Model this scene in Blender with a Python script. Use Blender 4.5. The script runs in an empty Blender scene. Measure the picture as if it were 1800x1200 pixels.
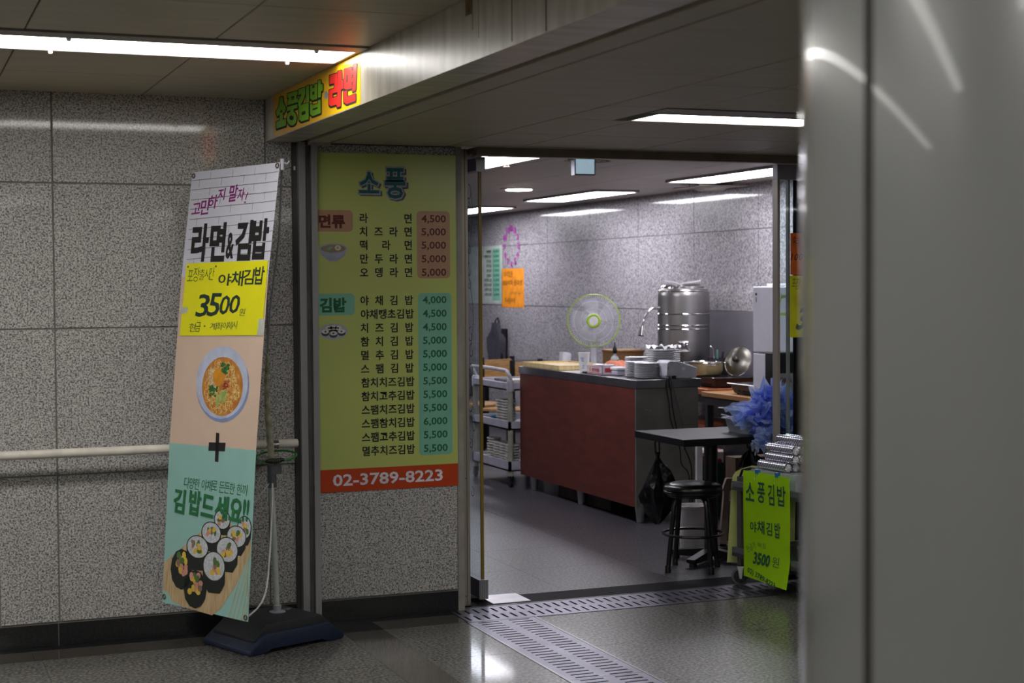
import bpy, bmesh, math, random
from mathutils import Vector, Matrix
random.seed(7)
PI = math.pi
SC = bpy.context.scene
COL = SC.collection

# ------------------------------------------------------------------ camera
F_PX, YAW, PIT, ROL, EYE = 2773.4, 0.376411, 0.0359957, -0.0067168, 1.55
cy, sy = math.cos(YAW), math.sin(YAW)
FW = Vector((sy*math.cos(PIT), cy*math.cos(PIT), -math.sin(PIT)))
_rt = Vector((cy, -sy, 0)); _up = _rt.cross(FW)
RT = _rt*math.cos(ROL) + _up*math.sin(ROL)
UP = -_rt*math.sin(ROL) + _up*math.cos(ROL)
CAM = Vector((0, 0, EYE))
cd = bpy.data.cameras.new('camera'); cam = bpy.data.objects.new('camera', cd); COL.objects.link(cam)
cam.matrix_world = Matrix(((RT.x, UP.x, -FW.x, CAM.x), (RT.y, UP.y, -FW.y, CAM.y), (RT.z, UP.z, -FW.z, CAM.z), (0, 0, 0, 1)))
cd.sensor_width = 36; cd.lens = F_PX/1800*36; cd.clip_end = 100; cd.clip_start = 0.05
cd.dof.use_dof = True; cd.dof.focus_distance = 7.0; cd.dof.aperture_fstop = 4.5
SC.camera = cam
# ------------------------------------------------------------------ world, exposure
wd = bpy.data.worlds.new('world'); SC.world = wd; wd.use_nodes = True
wd.node_tree.nodes['Background'].inputs[0].default_value = (0.9, 0.92, 1, 1)
wd.node_tree.nodes['Background'].inputs[1].default_value = 0.05
SC.view_settings.view_transform = 'Standard'; SC.view_settings.look = 'None'
SC.view_settings.gamma = 1; SC.view_settings.exposure = 0.0; SC.view_settings.use_curve_mapping = False
L_HALL, L_SHOP = 12.0, 18.0           # strength of the lamps' diffusers
C_HALL, C_SHOP = (1.0, 0.975, 0.93), (0.94, 0.915, 1.0)

# ------------------------------------------------------------------ helpers
def lin(c):
    if isinstance(c, str):
        c = [int(c[i:i+2], 16)/255 for i in (0, 2, 4)]
    return tuple(((v+0.055)/1.055)**2.4 if v > 0.04045 else v/12.92 for v in c)

def mat(name, c, rough=0.5, metal=0.0, var=0.12, scale=12, bump=0.0, trans=0, spec=0.5, stretch=None, coat=0, alpha=1, c2=None, lo=.35, hi=.65, detail=3, pos=False, bscale=None, emit=None):
    m = bpy.data.materials.new(name); m.use_nodes = True
    nt = m.node_tree; N = nt.nodes; L = nt.links; p = N['Principled BSDF']
    col = lin(c)
    co = N.new('ShaderNodeNewGeometry').outputs['Position'] if pos else N.new('ShaderNodeTexCoord').outputs['Object']
    if stretch:
        mp = N.new('ShaderNodeMapping'); L.new(co, mp.inputs[0]); mp.inputs['Scale'].default_value = stretch; co = mp.outputs[0]
    nz = N.new('ShaderNodeTexNoise'); L.new(co, nz.inputs['Vector']); nz.inputs['Scale'].default_value = scale; nz.inputs['Detail'].default_value = detail
    cr = N.new('ShaderNodeValToRGB'); L.new(nz.outputs['Fac'], cr.inputs[0])
    a = lin(c2) if c2 else tuple(v*(1-var) for v in col); b = col if c2 else tuple(min(1, v*(1+var)) for v in col)
    cr.color_ramp.elements[0].position = lo; cr.color_ramp.elements[1].position = hi
    cr.color_ramp.elements[0].color = (*a, 1); cr.color_ramp.elements[1].color = (*b, 1)
    L.new(cr.outputs[0], p.inputs['Base Color'])
    p.inputs['Roughness'].default_value = rough; p.inputs['Metallic'].default_value = metal
    p.inputs['Specular IOR Level'].default_value = spec
    p.inputs['Transmission Weight'].default_value = trans; p.inputs['Coat Weight'].default_value = coat
    p.inputs['Alpha'].default_value = alpha
    if bump:
        bp = N.new('ShaderNodeBump'); bp.inputs['Strength'].default_value = bump; bp.inputs['Distance'].default_value = 0.01
        if bscale:
            n2 = N.new('ShaderNodeTexNoise'); L.new(co, n2.inputs['Vector']); n2.inputs['Scale'].default_value = bscale; L.new(n2.outputs['Fac'], bp.inputs['Height'])
        else: L.new(nz.outputs['Fac'], bp.inputs['Height'])
        L.new(bp.outputs[0], p.inputs['Normal'])
    if emit:
        p.inputs['Emission Color'].default_value = (*lin(emit[0]), 1); p.inputs['Emission Strength'].default_value = emit[1]
    return m

def granite(name, light, dark, mid, scale, rough, lo=.42, hi=.56, coat=0.0, rand=.06, spec=0.5, stain=None):
    m = bpy.data.materials.new(name); m.use_nodes = True
    nt = m.node_tree; N = nt.nodes; L = nt.links; p = N['Principled BSDF']
    co = N.new('ShaderNodeNewGeometry').outputs['Position']
    nz = N.new('ShaderNodeTexNoise'); L.new(co, nz.inputs['Vector']); nz.inputs['Scale'].default_value = scale; nz.inputs['Detail'].default_value = 2.5; nz.inputs['Roughness'].default_value = .6
    cr = N.new('ShaderNodeValToRGB'); L.new(nz.outputs['Fac'], cr.inputs[0])
    e = cr.color_ramp.elements
    e[0].position = lo; e[0].color = (*lin(dark), 1); e[1].position = hi; e[1].color = (*lin(light), 1)
    e2 = e.new((lo+hi)/2-.01); e2.color = (*lin(mid), 1)
    n2 = N.new('ShaderNodeTexNoise'); L.new(co, n2.inputs['Vector']); n2.inputs['Scale'].default_value = 2.2; n2.inputs['Detail'].default_value = 4
    oi = N.new('ShaderNodeObjectInfo')
    ma = N.new('ShaderNodeMath'); ma.operation = 'MULTIPLY_ADD'; L.new(n2.outputs['Fac'], ma.inputs[0]); ma.inputs[1].default_value = .3; ma.inputs[2].default_value = .82
    mb = N.new('ShaderNodeMath'); mb.operation = 'MULTIPLY_ADD'; L.new(oi.outputs['Random'], mb.inputs[0]); mb.inputs[1].default_value = rand; L.new(ma.outputs[0], mb.inputs[2])
    hs = N.new('ShaderNodeHueSaturation'); L.new(cr.outputs[0], hs.inputs['Color']); L.new(mb.outputs[0], hs.inputs['Value'])
    L.new(hs.outputs[0], p.inputs['Base Color'])
    p.inputs['Roughness'].default_value = rough; p.inputs['Coat Weight'].default_value = coat; p.inputs['Coat Roughness'].default_value = .06
    p.inputs['Specular IOR Level'].default_value = spec
    return m

def emis(name, color, strength):
    m = bpy.data.materials.new(name); m.use_nodes = True; nt = m.node_tree; nt.nodes.clear()
    e = nt.nodes.new('ShaderNodeEmission'); o = nt.nodes.new('ShaderNodeOutputMaterial')
    e.inputs[0].default_value = (*color, 1); e.inputs[1].default_value = strength
    nt.links.new(e.outputs[0], o.inputs[0]); return m

def glassmat(name, tint=(.9, .95, .95), rough=0.0):
    m = bpy.data.materials.new(name); m.use_nodes = True; nt = m.node_tree; nt.nodes.clear()
    t = nt.nodes.new('ShaderNodeBsdfTransparent'); t.inputs[0].default_value = (*tint, 1)
    g = nt.nodes.new('ShaderNodeBsdfGlossy'); g.inputs['Roughness'].default_value = .03
    f = nt.nodes.new('ShaderNodeFresnel'); f.inputs[0].default_value = 1.5
    mx = nt.nodes.new('ShaderNodeMixShader'); o = nt.nodes.new('ShaderNodeOutputMaterial')
    ge = nt.nodes.new('ShaderNodeNewGeometry'); k = nt.nodes.new('ShaderNodeMath'); k.operation = 'SUBTRACT'; k.inputs[0].default_value = 1; nt.links.new(ge.outputs['Backfacing'], k.inputs[1])
    k2 = nt.nodes.new('ShaderNodeMath'); k2.operation = 'MULTIPLY'; nt.links.new(f.outputs[0], k2.inputs[0]); nt.links.new(k.outputs[0], k2.inputs[1])
    nt.links.new(k2.outputs[0], mx.inputs[0]); nt.links.new(t.outputs[0], mx.inputs[1]); nt.links.new(g.outputs[0], mx.inputs[2]); nt.links.new(mx.outputs[0], o.inputs[0])
    return m

def smooth_pts(p, n=4):
    p = [Vector(q) for q in p]; o = []
    for i in range(len(p)-1):
        a, b_, c, d = p[max(i-1, 0)], p[i], p[i+1], p[min(i+2, len(p)-1)]
        for k in range(n):
            t_ = k/n; o.append(.5*((2*b_)+(c-a)*t_+(2*a-5*b_+4*c-d)*t_*t_+(3*b_-a-3*c+d)*t_**3))
    return o+[p[-1]]

TM = {}
def thing(name, label, cat, loc=(0, 0, 0), rz=0, group=None):
    o = bpy.data.objects.new(name, None); COL.objects.link(o); o.empty_display_size = .05
    o.location = loc; o.rotation_euler = (0, 0, rz); o['label'] = label; o['category'] = cat
    if group: o['group'] = group
    TM[o.name] = Matrix.Translation(Vector(loc)) @ Matrix.Rotation(rz, 4, 'Z')
    return o
def tag(o, label=None, cat=None, group=None, kind=None):
    if label: o['label'] = label
    if cat: o['category'] = cat
    if group: o['group'] = group
    if kind: o['kind'] = kind
    return o

class B:
    def __init__(s): s.bm = bmesh.new()
    def box(s, x0, x1, y0, y1, z0, z1, M=None):
        vs = [s.bm.verts.new((M @ Vector(c)) if M else c) for c in ((x0, y0, z0), (x1, y0, z0), (x1, y1, z0), (x0, y1, z0), (x0, y0, z1), (x1, y0, z1), (x1, y1, z1), (x0, y1, z1))]
        for f in ((0, 3, 2, 1), (4, 5, 6, 7), (0, 1, 5, 4), (1, 2, 6, 5), (2, 3, 7, 6), (3, 0, 4, 7)): s.bm.faces.new([vs[i] for i in f])
        return s
    def face(s, pts):
        return s.bm.faces.new([s.bm.verts.new(p) for p in pts])
    def tube(s, pts, r, n=8, caps=True, rs=None):
        pts = [Vector(p) for p in pts]; rings = []; up = None
        for i, p in enumerate(pts):
            d = (pts[min(i+1, len(pts)-1)] - pts[max(i-1, 0)]).normalized()
            if up is None: up = d.orthogonal().normalized()
            up = (up - d*up.dot(d)).normalized(); w = d.cross(up)
            rr = rs[i] if rs else r
            rings.append([s.bm.verts.new(p + (up*math.cos(2*PI*k/n) + w*math.sin(2*PI*k/n))*rr) for k in range(n)])
        for a, b in zip(rings, rings[1:]):
            for k in range(n): s.bm.faces.new((a[k], a[(k+1) % n], b[(k+1) % n], b[k]))
        if caps: s.bm.faces.new(rings[0][::-1]); s.bm.faces.new(rings[-1])
        return s
    def lathe(s, prof, c=(0, 0, 0), n=24, M=None, cap0=True, cap1=True, sx=1, sy=1):
        c = Vector(c); rings = []
        for r, z in prof:
            ring = []
            for k in range(n):
                v = Vector((r*sx*math.cos(2*PI*k/n), r*sy*math.sin(2*PI*k/n), z))
                ring.append(s.bm.verts.new((M @ v) if M else v + c))
            rings.append(ring)
        for a, b in zip(rings, rings[1:]):
            for k in range(n): s.bm.faces.new((a[k], a[(k+1) % n], b[(k+1) % n], b[k]))
        if cap0: s.bm.faces.new(rings[0][::-1])
        if cap1: s.bm.faces.new(rings[-1])
        return s
    def prism(s, pts, fn0, fn1):
        a = [s.bm.verts.new(fn0(p)) for p in pts]; b = [s.bm.verts.new(fn1(p)) for p in pts]; n = len(pts)
        s.bm.faces.new(a[::-1]); s.bm.faces.new(b)
        for k in range(n): s.bm.faces.new((a[k], a[(k+1) % n], b[(k+1) % n], b[k]))
        return s
    def torus(s, R, r, M, n=32, m=8):
        g = [[s.bm.verts.new(M @ Vector(((R+r*math.cos(2*PI*j/m))*math.cos(2*PI*i/n), (R+r*math.cos(2*PI*j/m))*math.sin(2*PI*i/n), r*math.sin(2*PI*j/m)))) for j in range(m)] for i in range(n)]
        for i in range(n):
            for j in range(m): s.bm.faces.new((g[i][j], g[(i+1) % n][j], g[(i+1) % n][(j+1) % m], g[i][(j+1) % m]))
        return s
    def grid(s, fn, nu, nv, th=0, closed=False):
        g = [[s.bm.verts.new(fn(i/nu, j/nv)) for j in range(nv+1)] for i in range(nu+1)]
        for i in range(nu):
            for j in range(nv): s.bm.faces.new((g[i][j], g[i+1][j], g[i+1][j+1], g[i][j+1]))
        if th:
            r = bmesh.ops.solidify(s.bm, geom=s.bm.faces[:], thickness=th)
        return s
    def bevel(s, w, seg=2):
        bmesh.ops.bevel(s.bm, geom=s.bm.edges[:], offset=w, segments=seg, affect='EDGES', profile=.5, clamp_overlap=True); return s
    def out(s, name, m, parent=None, smooth=False, loc=None, M=None, label=None):
        bmesh.ops.recalc_face_normals(s.bm, faces=s.bm.faces[:])
        if M: bmesh.ops.transform(s.bm, matrix=M, verts=s.bm.verts[:])
        if parent is not None:
            bmesh.ops.transform(s.bm, matrix=TM[parent.name].inverted(), verts=s.bm.verts[:])
        elif loc is not None:
            bmesh.ops.translate(s.bm, vec=-Vector(loc), verts=s.bm.verts[:])
        me = bpy.data.meshes.new(name); s.bm.to_mesh(me); s.bm.free(); me.materials.append(m)
        if smooth:
            me.polygons.foreach_set('use_smooth', [True]*len(me.polygons))
            try: me.set_sharp_from_angle(angle=math.radians(40))
            except Exception: pass
        o = bpy.data.objects.new(name, me); COL.objects.link(o)
        if parent is not None: o.parent = parent; TM[o.name] = TM[parent.name]
        else:
            o.location = loc if loc is not None else (0, 0, 0); TM[o.name] = Matrix.Translation(o.location)
        if label: o['label'] = label
        return o

def struct(name, b, m, parent=None, **k):
    o = b.out(name, m, parent, **k)
    if parent is None: o['kind'] = 'structure'
    return o
def dup(root, loc=None, rz=None, label=None):
    r = root.copy(); COL.objects.link(r)
    if loc is not None: r.location = loc
    if rz is not None: r.rotation_euler = (0, 0, rz)
    if label: r['label'] = label
    for ch in list(root.children):
        c = ch.copy(); COL.objects.link(c); c.parent = r
        for g in list(ch.children):
            d = g.copy(); COL.objects.link(d); d.parent = c
    return r
ORD = ['first', 'second', 'third', 'fourth', 'fifth', 'sixth', 'seventh', 'eighth', 'ninth', 'tenth', 'eleventh', 'twelfth']

# a flat surface standing in the place; px() measures where a picture point falls on it
class PL:
    def __init__(s, O, U, V):
        s.O = Vector(O); s.U = Vector(U).normalized(); V = Vector(V); s.V = (V - s.U*V.dot(s.U)).normalized(); s.N = s.U.cross(s.V)
    def pt(s, u, v, d=0): return s.O + s.U*u + s.V*v + s.N*d
    def px(s, x, y):
        d = RT*(x-900)/F_PX + UP*(600-y)/F_PX + FW
        t = (s.O-CAM).dot(s.N)/d.dot(s.N); q = CAM + d*t - s.O
        return (q.dot(s.U), q.dot(s.V))
def ray(x, y, ax, v):
    d = RT*(x-900)/F_PX + UP*(600-y)/F_PX + FW
    t = (v-CAM[ax])/d[ax]; return CAM + d*t

_gc = {}
def glyph(ch, off=0.0, res=2):
    k = (ch, off, res)
    if k not in _gc:
        c = bpy.data.curves.new('lettering', 'FONT'); c.body = ch; c.resolution_u = res; c.offset = off
        o = bpy.data.objects.new('lettering', c); COL.objects.link(o)
        m = bpy.data.meshes.new_from_object(o.evaluated_get(bpy.context.evaluated_depsgraph_get()))
        _gc[k] = ([(v.co.x, v.co.y) for v in m.vertices], [tuple(p.vertices) for p in m.polygons])
        bpy.data.objects.remove(o); bpy.data.curves.remove(c); bpy.data.meshes.remove(m)
    return _gc[k]
def put(b, pl, g, fn, d):
    vs, fs = g
    bv = [b.bm.verts.new(pl.pt(*fn(x, y), d)) for x, y in vs]
    for f in fs:
        try: b.bm.faces.new([bv[i] for i in f])
        except ValueError: pass
def fit(b, pl, s, u0, v0, u1, v1, d=.0012, off=0.01, rot=0, shear=0, jit=0):
    vs, fs = glyph(s, off)
    x0 = min(v[0] for v in vs); x1 = max(v[0] for v in vs); y0 = min(v[1] for v in vs); y1 = max(v[1] for v in vs)
    c, sn = math.cos(rot), math.sin(rot); uc, vc = (u0+u1)/2, (v0+v1)/2
    def fn(x, y):
        a = ((x-x0)/(x1-x0)-.5)*(u1-u0); e = ((y-y0)/(y1-y0)-.5)*(v1-v0); a += e*shear
        return (uc+a*c-e*sn, vc+a*sn+e*c)
    put(b, pl, (vs, fs), fn, d)
def fitpx(b, pl, s, x0, y0, x1, y1, **k):
    "fit a word into the box whose picture corners are given (top-left, bottom-right)"
    ul = pl.px(x0, (y0+y1)/2); ur = pl.px(x1, (y0+y1)/2); t = pl.px((x0+x1)/2, y0); bo = pl.px((x0+x1)/2, y1)
    fit(b, pl, s, min(ul[0], ur[0]), bo[1], max(ul[0], ur[0]), t[1], **k)
def em(b, pl, s, u, v, su, sv, d=.0012, off=.01):
    "one character centred at u, v with its em square su by sv"
    put(b, pl, glyph(s, off), lambda x, y: (u+(x-.5)*su, v+(y-.36)*sv), d)
def poly(b, pl, pts, d=.0008): b.face([pl.pt(u, v, d) for u, v in pts])
def ell(b, pl, u, v, ru, rv, d=.0008, n=28, rot=0):
    c, s = math.cos(rot), math.sin(rot)
    b.face([pl.pt(u+ru*math.cos(2*PI*k/n)*c-rv*math.sin(2*PI*k/n)*s, v+ru*math.cos(2*PI*k/n)*s+rv*math.sin(2*PI*k/n)*c, d) for k in range(n)])
def ellpx(b, pl, x, y, rx, ry, **k):
    c = pl.px(x, y); e = pl.px(x+rx, y); f = pl.px(x, y-ry)
    ell(b, pl, c[0], c[1], abs(e[0]-c[0]), abs(f[1]-c[1]), **k)
def rrect(b, pl, u0, v0, u1, v1, r, d=.0006, corners=(1, 1, 1, 1)):
    pts = []
    for (cu, cv, a0), on in zip(((u1-r, v1-r, 0), (u0+r, v1-r, 90), (u0+r, v0+r, 180), (u1-r, v0+r, 270)), corners):
        if on: pts += [(cu+r*math.cos(math.radians(a0+t)), cv+r*math.sin(math.radians(a0+t))) for t in (0, 30, 60, 90)]
        else: pts.append({0: (u1, v1), 90: (u0, v1), 180: (u0, v0), 270: (u1, v0)}[a0])
    poly(b, pl, pts, d)
def ribbon(b, pl, pts, w, d=.001):
    n = len(pts)
    L = []; R = []
    for i in range(n):
        a = pts[max(i-1, 0)]; c = pts[min(i+1, n-1)]; dx, dy = c[0]-a[0], c[1]-a[1]; l = math.hypot(dx, dy) or 1
        L.append(b.bm.verts.new(pl.pt(pts[i][0]-dy/l*w/2, pts[i][1]+dx/l*w/2, d))); R.append(b.bm.verts.new(pl.pt(pts[i][0]+dy/l*w/2, pts[i][1]-dx/l*w/2, d)))
    for i in range(n-1): b.bm.faces.new((L[i], R[i], R[i+1], L[i+1]))
def sheet(pl, u0, v0, u1, v1, th=.0015, nu=1, nv=1, wav=0, seed=0):
    b = B()
    if not wav:
        O = [pl.pt(u, v, d) for d in (-th, 0) for u, v in ((u0, v0), (u1, v0), (u1, v1), (u0, v1))]
        vs = [b.bm.verts.new(p) for p in O]
        for f in ((0, 3, 2, 1), (4, 5, 6, 7), (0, 1, 5, 4), (1, 2, 6, 5), (2, 3, 7, 6), (3, 0, 4, 7)): b.bm.faces.new([vs[i] for i in f])
    return b

# ------------------------------------------------------------------ materials
M = {}
M['granite'] = granite('wall_granite', 'c4c1be', '484748', '918f8d', 138, .35, lo=.35, hi=.60, coat=.7)
M['granite_shop'] = granite('shop_wall_granite', 'c2bec2', '605e62', '98959a', 62, .35, lo=.32, hi=.64, coat=.8, rand=.05)
M['floor'] = granite('floor_granite', '86847e', '191817', '4a4946', 72, .3, lo=.34, hi=.62, coat=.28, rand=.04, spec=.4)
M['floor_shop'] = granite('shop_floor_granite', '68656c', '161518', '3a383d', 68, .33, lo=.34, hi=.62, coat=.2, rand=.04, spec=.4)
M['floor_brown'] = granite('border_granite', '55504a', '33302c', '443f3a', 120, .15, coat=.5)
M['threshold'] = mat('dark_threshold_stone', '17151a', .65, var=.3, scale=90, spec=.06)
M['black_stone'] = granite('black_granite', '1c1c1e', '060607', '0d0d0e', 130, .3, coat=.25)
M['grout'] = mat('grout', '76746f', .8)
M['grout_dark'] = mat('dark_joint', '2a2826', .9)
M['ceil'] = mat('painted_ceiling_panel', 'b5ab98', .46, var=.06, scale=3, bump=.04, stretch=(1, 6, 1), pos=True)
M['ceil_shop'] = mat('shop_ceiling_panel', 'aca49c', .5, var=.05, scale=3, pos=True)
M['beam'] = mat('painted_steel_beam', 'c6c0b2', .3, var=.1, scale=3.2, detail=6, bump=.15, stretch=(1, 5, .8), pos=True, c2='a59c8a', lo=.3, hi=.62)
M['housing'] = mat('lamp_housing', '8f8a84', .45)
M['alu'] = mat('brushed_aluminium', 'a8a094', .42, metal=.4, var=.06, stretch=(40, 40, .6))
M['steel'] = mat('brushed_stainless', 'a8a8aa', .34, metal=.6, var=.08, stretch=(60, 60, .5))
M['steel_h'] = mat('stainless_sheet', '8f8f92', .32, metal=1, var=.14, scale=5, bump=.02)
M['chrome'] = mat('chrome', 'd8d8da', .12, metal=1, var=.02)
M['black'] = mat('black_plastic', '111112', .4)
M['blackgloss'] = mat('black_vinyl', '0b0b0d', .3, bump=.05, scale=30)
M['void'] = mat('dark_slot', '050505', .9)
M['white'] = mat('white_plastic', 'e4e4e6', .35)
M['offwhite'] = mat('cream_rail', 'd8d2c8', .4)
M['grate'] = mat('drain_steel', '82818e', .36, metal=.9, var=.15, scale=6)
M['lemon'] = mat('menu_vinyl', 'b6c06c', .28, var=.04, scale=2, bump=.12, bscale=5)
M['glass'] = glassmat('clear_glass', (.88, .95, .95))
M['door_glass'] = glassmat('door_glass', (.9, .94, .95))
M['tintglass'] = glassmat('smoked_glass', (.06, .065, .07))
M['clearplastic'] = mat('clear_plastic', 'cfd6dc', .25, alpha=.45)
M['ink'] = mat('black_ink', '121212', .6)
M['wood'] = mat('light_wood', 'b08a5a', .5, c2='8d6a40', stretch=(2, 14, 14), scale=5)
M['woodtop'] = mat('chipboard_edge', 'a87f50', .5, c2='8b6238', stretch=(2, 20, 20), scale=6)
M['orangewood'] = mat('orange_brown_wood', 'a85c34', .35, c2='8a4626', stretch=(2, 16, 16), scale=5)
M['redwood'] = mat('reddish_laminate', '62281b', .5, c2='521f15', stretch=(6, .9, 3), scale=6, detail=6)
M['foil'] = mat('aluminium_foil', 'ececf0', .3, metal=.75, var=.1, scale=90, bump=.9)
M['grey_plastic'] = mat('grey_cart_plastic', '5c5c62', .42)
M['pale_grey'] = mat('pale_grey_plastic', 'a9a8b4', .45)
M['tan'] = mat('tan_wood', '8d7a6e', .55)

# ------------------------------------------------------------------ the setting
WY = 7.03            # face of the granite wall
ZC = 2.388           # hall ceiling
ZA = 2.20            # alcove ceiling / beam underside
SX = 6.15            # shop side wall
ZS = 2.315           # shop ceiling

wb = struct('wall_back', B().box(-8, 2.5, WY+.005, WY+.2, 0, 3.0), M['grout'])
def panel(x0, x1, z0, z1, name='granite_panel'):
    b = B().box(x0+.0035, x1-.0035, WY, WY+.012, z0+.0035, z1-.0035); b.bevel(.0015, 1)
    return b.out(name, M['granite'], wb)
xs = [-4.205, -3.28, -2.355, -1.43, -.505, .42, .666, 1.591, 1.714]
zs = [.103, .742, 1.373, 1.999, 2.395]
for a, b_ in zip(xs, xs[1:]):
    for c, d in zip(zs, zs[1:]): panel(a, b_, c, d)
for c, d in zip(zs, zs[1:]): panel(1.82, 2.497, c, min(d, 2.2))
struct('wall_outer', B().box(-8.2, -8, -8, 8, 0, 3.0), M['granite'])
for i, (a, b_) in enumerate(((-8, -1.43), (-1.43, .66), (.66, 1.714), (1.82, 2.497))):
    struct('baseboard_%d' % (i+1), B().box(a+.002, b_-.002, WY+.002, WY+.03, 0.001, .098), M['black_stone'])

# floor: dark bed with separate stone tiles
fl = struct('floor', B().box(-8, 9.5, -8, 19, -.12, -.09), M['void'])
def ftile(x0, x1, y0, y1, m='floor', name='floor_tile', g=.0007, top=0.0):
    return B().box(x0+g, x1-g, y0+g, y1-g, -.09, top).out(name, M[m], fl)
DX0, DX1, DY0, DY1 = 2.455, 2.775, 6.77, 7.07       # the two drains
ftile(-8, 1.86, 6.965, WY+.02, 'black_stone', 'border_stone')
ftile(1.86, 2.45, 6.965, WY+.02, 'black_stone', 'border_stone')
ftile(1.86, 2.05, 6.785, 6.965, 'black_stone', 'border_stone')
x = 1.86
while x > -2: ftile(x-.66, x, 6.785, 6.965, 'floor_brown', 'border_stone'); x -= .66
ftile(2.05, 2.45, 6.785, 6.965, 'floor_brown', 'border_stone')
ftile(-8, -1.9, 6.785, 6.965, 'floor_brown', 'border_stone')
ys = [6.785-.645*i for i in range(0, 9)]
for a, b_ in zip(ys[1:], ys):
    ftile(1.86, 2.05, a, b_, 'floor_brown', 'border_stone')
    ftile(2.05, DX0-.012, a, b_)
    for k in range(6): ftile(1.86-.645*(k+1), 1.86-.645*k, a, b_)
ftile(-8, 1.86-.645*6, ys[-1], 6.785); ftile(-8, DX0-.012, -8, ys[-1])
ys2 = [DY0-.01-.645*i for i in range(0, 7)]
for a, b_ in zip(ys2[1:], ys2):
    for k in range(4): ftile(DX1+.012+.645*k, DX1+.012+.645*(k+1), a, b_)
ftile(DX1+.012, 9.5, -8, ys2[-1]); ftile(DX1+.012+.645*4, 9.5, ys2[-1], DY0-.01)
ftile(DX0-.012, DX1+.012, -8, 2.0)
ftile(2.9, 6.1, DY1+.012, 7.29, 'threshold', 'border_stone')
ftile(6.1, 9.5, DY0-.01, 7.29, 'floor', 'border_stone')
ftile(5.402, 6.1, DY0-.01, DY1+.012)
ftile(2.5, 2.9, DY1+.012, 7.29, 'threshold', 'border_stone')
fx = [1.27, 1.9, 2.53, 3.163, 3.796, 4.423, 5.05, 5.68, 6.31]
for a, b_ in zip(fx, fx[1:]):
    for k in range(18): ftile(a, b_, 7.29+.63*k, 7.29+.63*(k+1), 'floor_shop')

# drains: steel plates with real slots over a trough
def grate(x0, x1, y0, y1, along, rows, label):
    b = B(); L = (y1-y0) if along == 'y' else (x1-x0); W = (x1-x0) if along == 'y' else (y1-y0)
    n = int(L/.045); p = L/n; sw = .013; m0 = .035; sl = (W-m0*2-.05*(rows-1))/rows
    def bx(a0, a1, w0, w1):
        if along == 'y': b.box(x0+w0, x0+w1, y0+a0, y0+a1, -.004, .001)
        else: b.box(x0+a0, x0+a1, y0+w0, y0+w1, -.004, .001)
    w = 0
    bx(0, L, 0, m0)
    for r in range(rows):
        s0 = m0+r*(sl+.05); bx(0, L, s0+sl, s0+sl+(.05 if r < rows-1 else m0))
        for k in range(n+1): bx(max(0, (k-1)*p+p/2+sw/2), min(L, k*p+p/2-sw/2), s0, s0+sl)
    # folded rims
    o = b.out('drain_grate', M['grate'], None, loc=((x0+x1)/2, (y0+y1)/2, 0))
    tag(o, label, 'drain grate', 'slotted steel drain grates')
dl = ['nearest', 'second nearest', 'third nearest', 'fourth nearest']
yy = [DY0-.006, 5.62, 4.42, 3.22, 2.02]
for i in range(4):
    grate(DX0, DX1, yy[i+1]+.002, yy[i], 'y', 2, 'slotted steel drain grate running towards the camera, %s length from the shop entrance' % ['first', 'second', 'third', 'fourth'][i])
xx = [2.455, 3.42, 4.4, 5.4]
for i in range(3):
    grate(xx[i], xx[i+1]-.002, DY0, DY1, 'x', 2, 'slotted steel drain grate across the shop entrance, %s length from the left' % ['first', 'second', 'third'][i])
struct('trim_1', B().box(DX0-.012, DX0-.001, 2.0, DY0, -.09, .002), M['steel_h'])
struct('trim_2', B().box(DX1+.001, DX1+.012, 2.0, DY0-.008, -.09, .002), M['steel_h'])
struct('trim_3', B().box(DX0, 5.4, DY1+.001, DY1+.01, -.09, .003), M['steel_h'])
o = B().box(2.70, 2.90, 7.10, 7.31, .0005, .006).bevel(.002, 1).out('floor_hinge_plate', mat('bright_plate', 'c9c7cc', .3, metal=.8, var=.1), None, loc=(2.8, 7.2, 0))
tag(o, 'bright steel floor hinge cover plate at the foot of the open glass door', 'hinge plate')

# hall ceiling
cl = struct('ceiling', B().box(-8.2, 1.62, -8, 7.2, ZC+.02, ZC+.3), M['grout_dark'])
def ctile(x0, x1, y0, y1, z, m, par, g=.0025):
    B().box(x0+g, x1-g, y0+g, y1-g, z, z+.02).bevel(.002, 1).out('ceiling_panel', M[m], par)
cx = [1.595, 1.05, .43, -.19, -.81, -1.43, -2.05, -2.67, -3.29]
cyy = [7.05, 6.39, 5.81, None, 5.36, 4.69, 4.05, 3.41, 2.77, 2.13]
for a, b_ in zip(cx[1:], cx):
    for i in range(len(cyy)-1):
        if cyy[i] is None or cyy[i+1] is None: continue
        ctile(a, b_, cyy[i+1], cyy[i], ZC, 'ceil', cl)
ctile(-8, -3.29, 5.81, 7.05, ZC, 'ceil', cl); ctile(-8, -3.29, 2.13, 5.36, ZC, 'ceil', cl); ctile(-8, 1.595, -8, 2.13, ZC, 'ceil', cl)
ctile(-8, 1.595, 5.36, 5.81, ZC+.012, 'ceil', cl)
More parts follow.
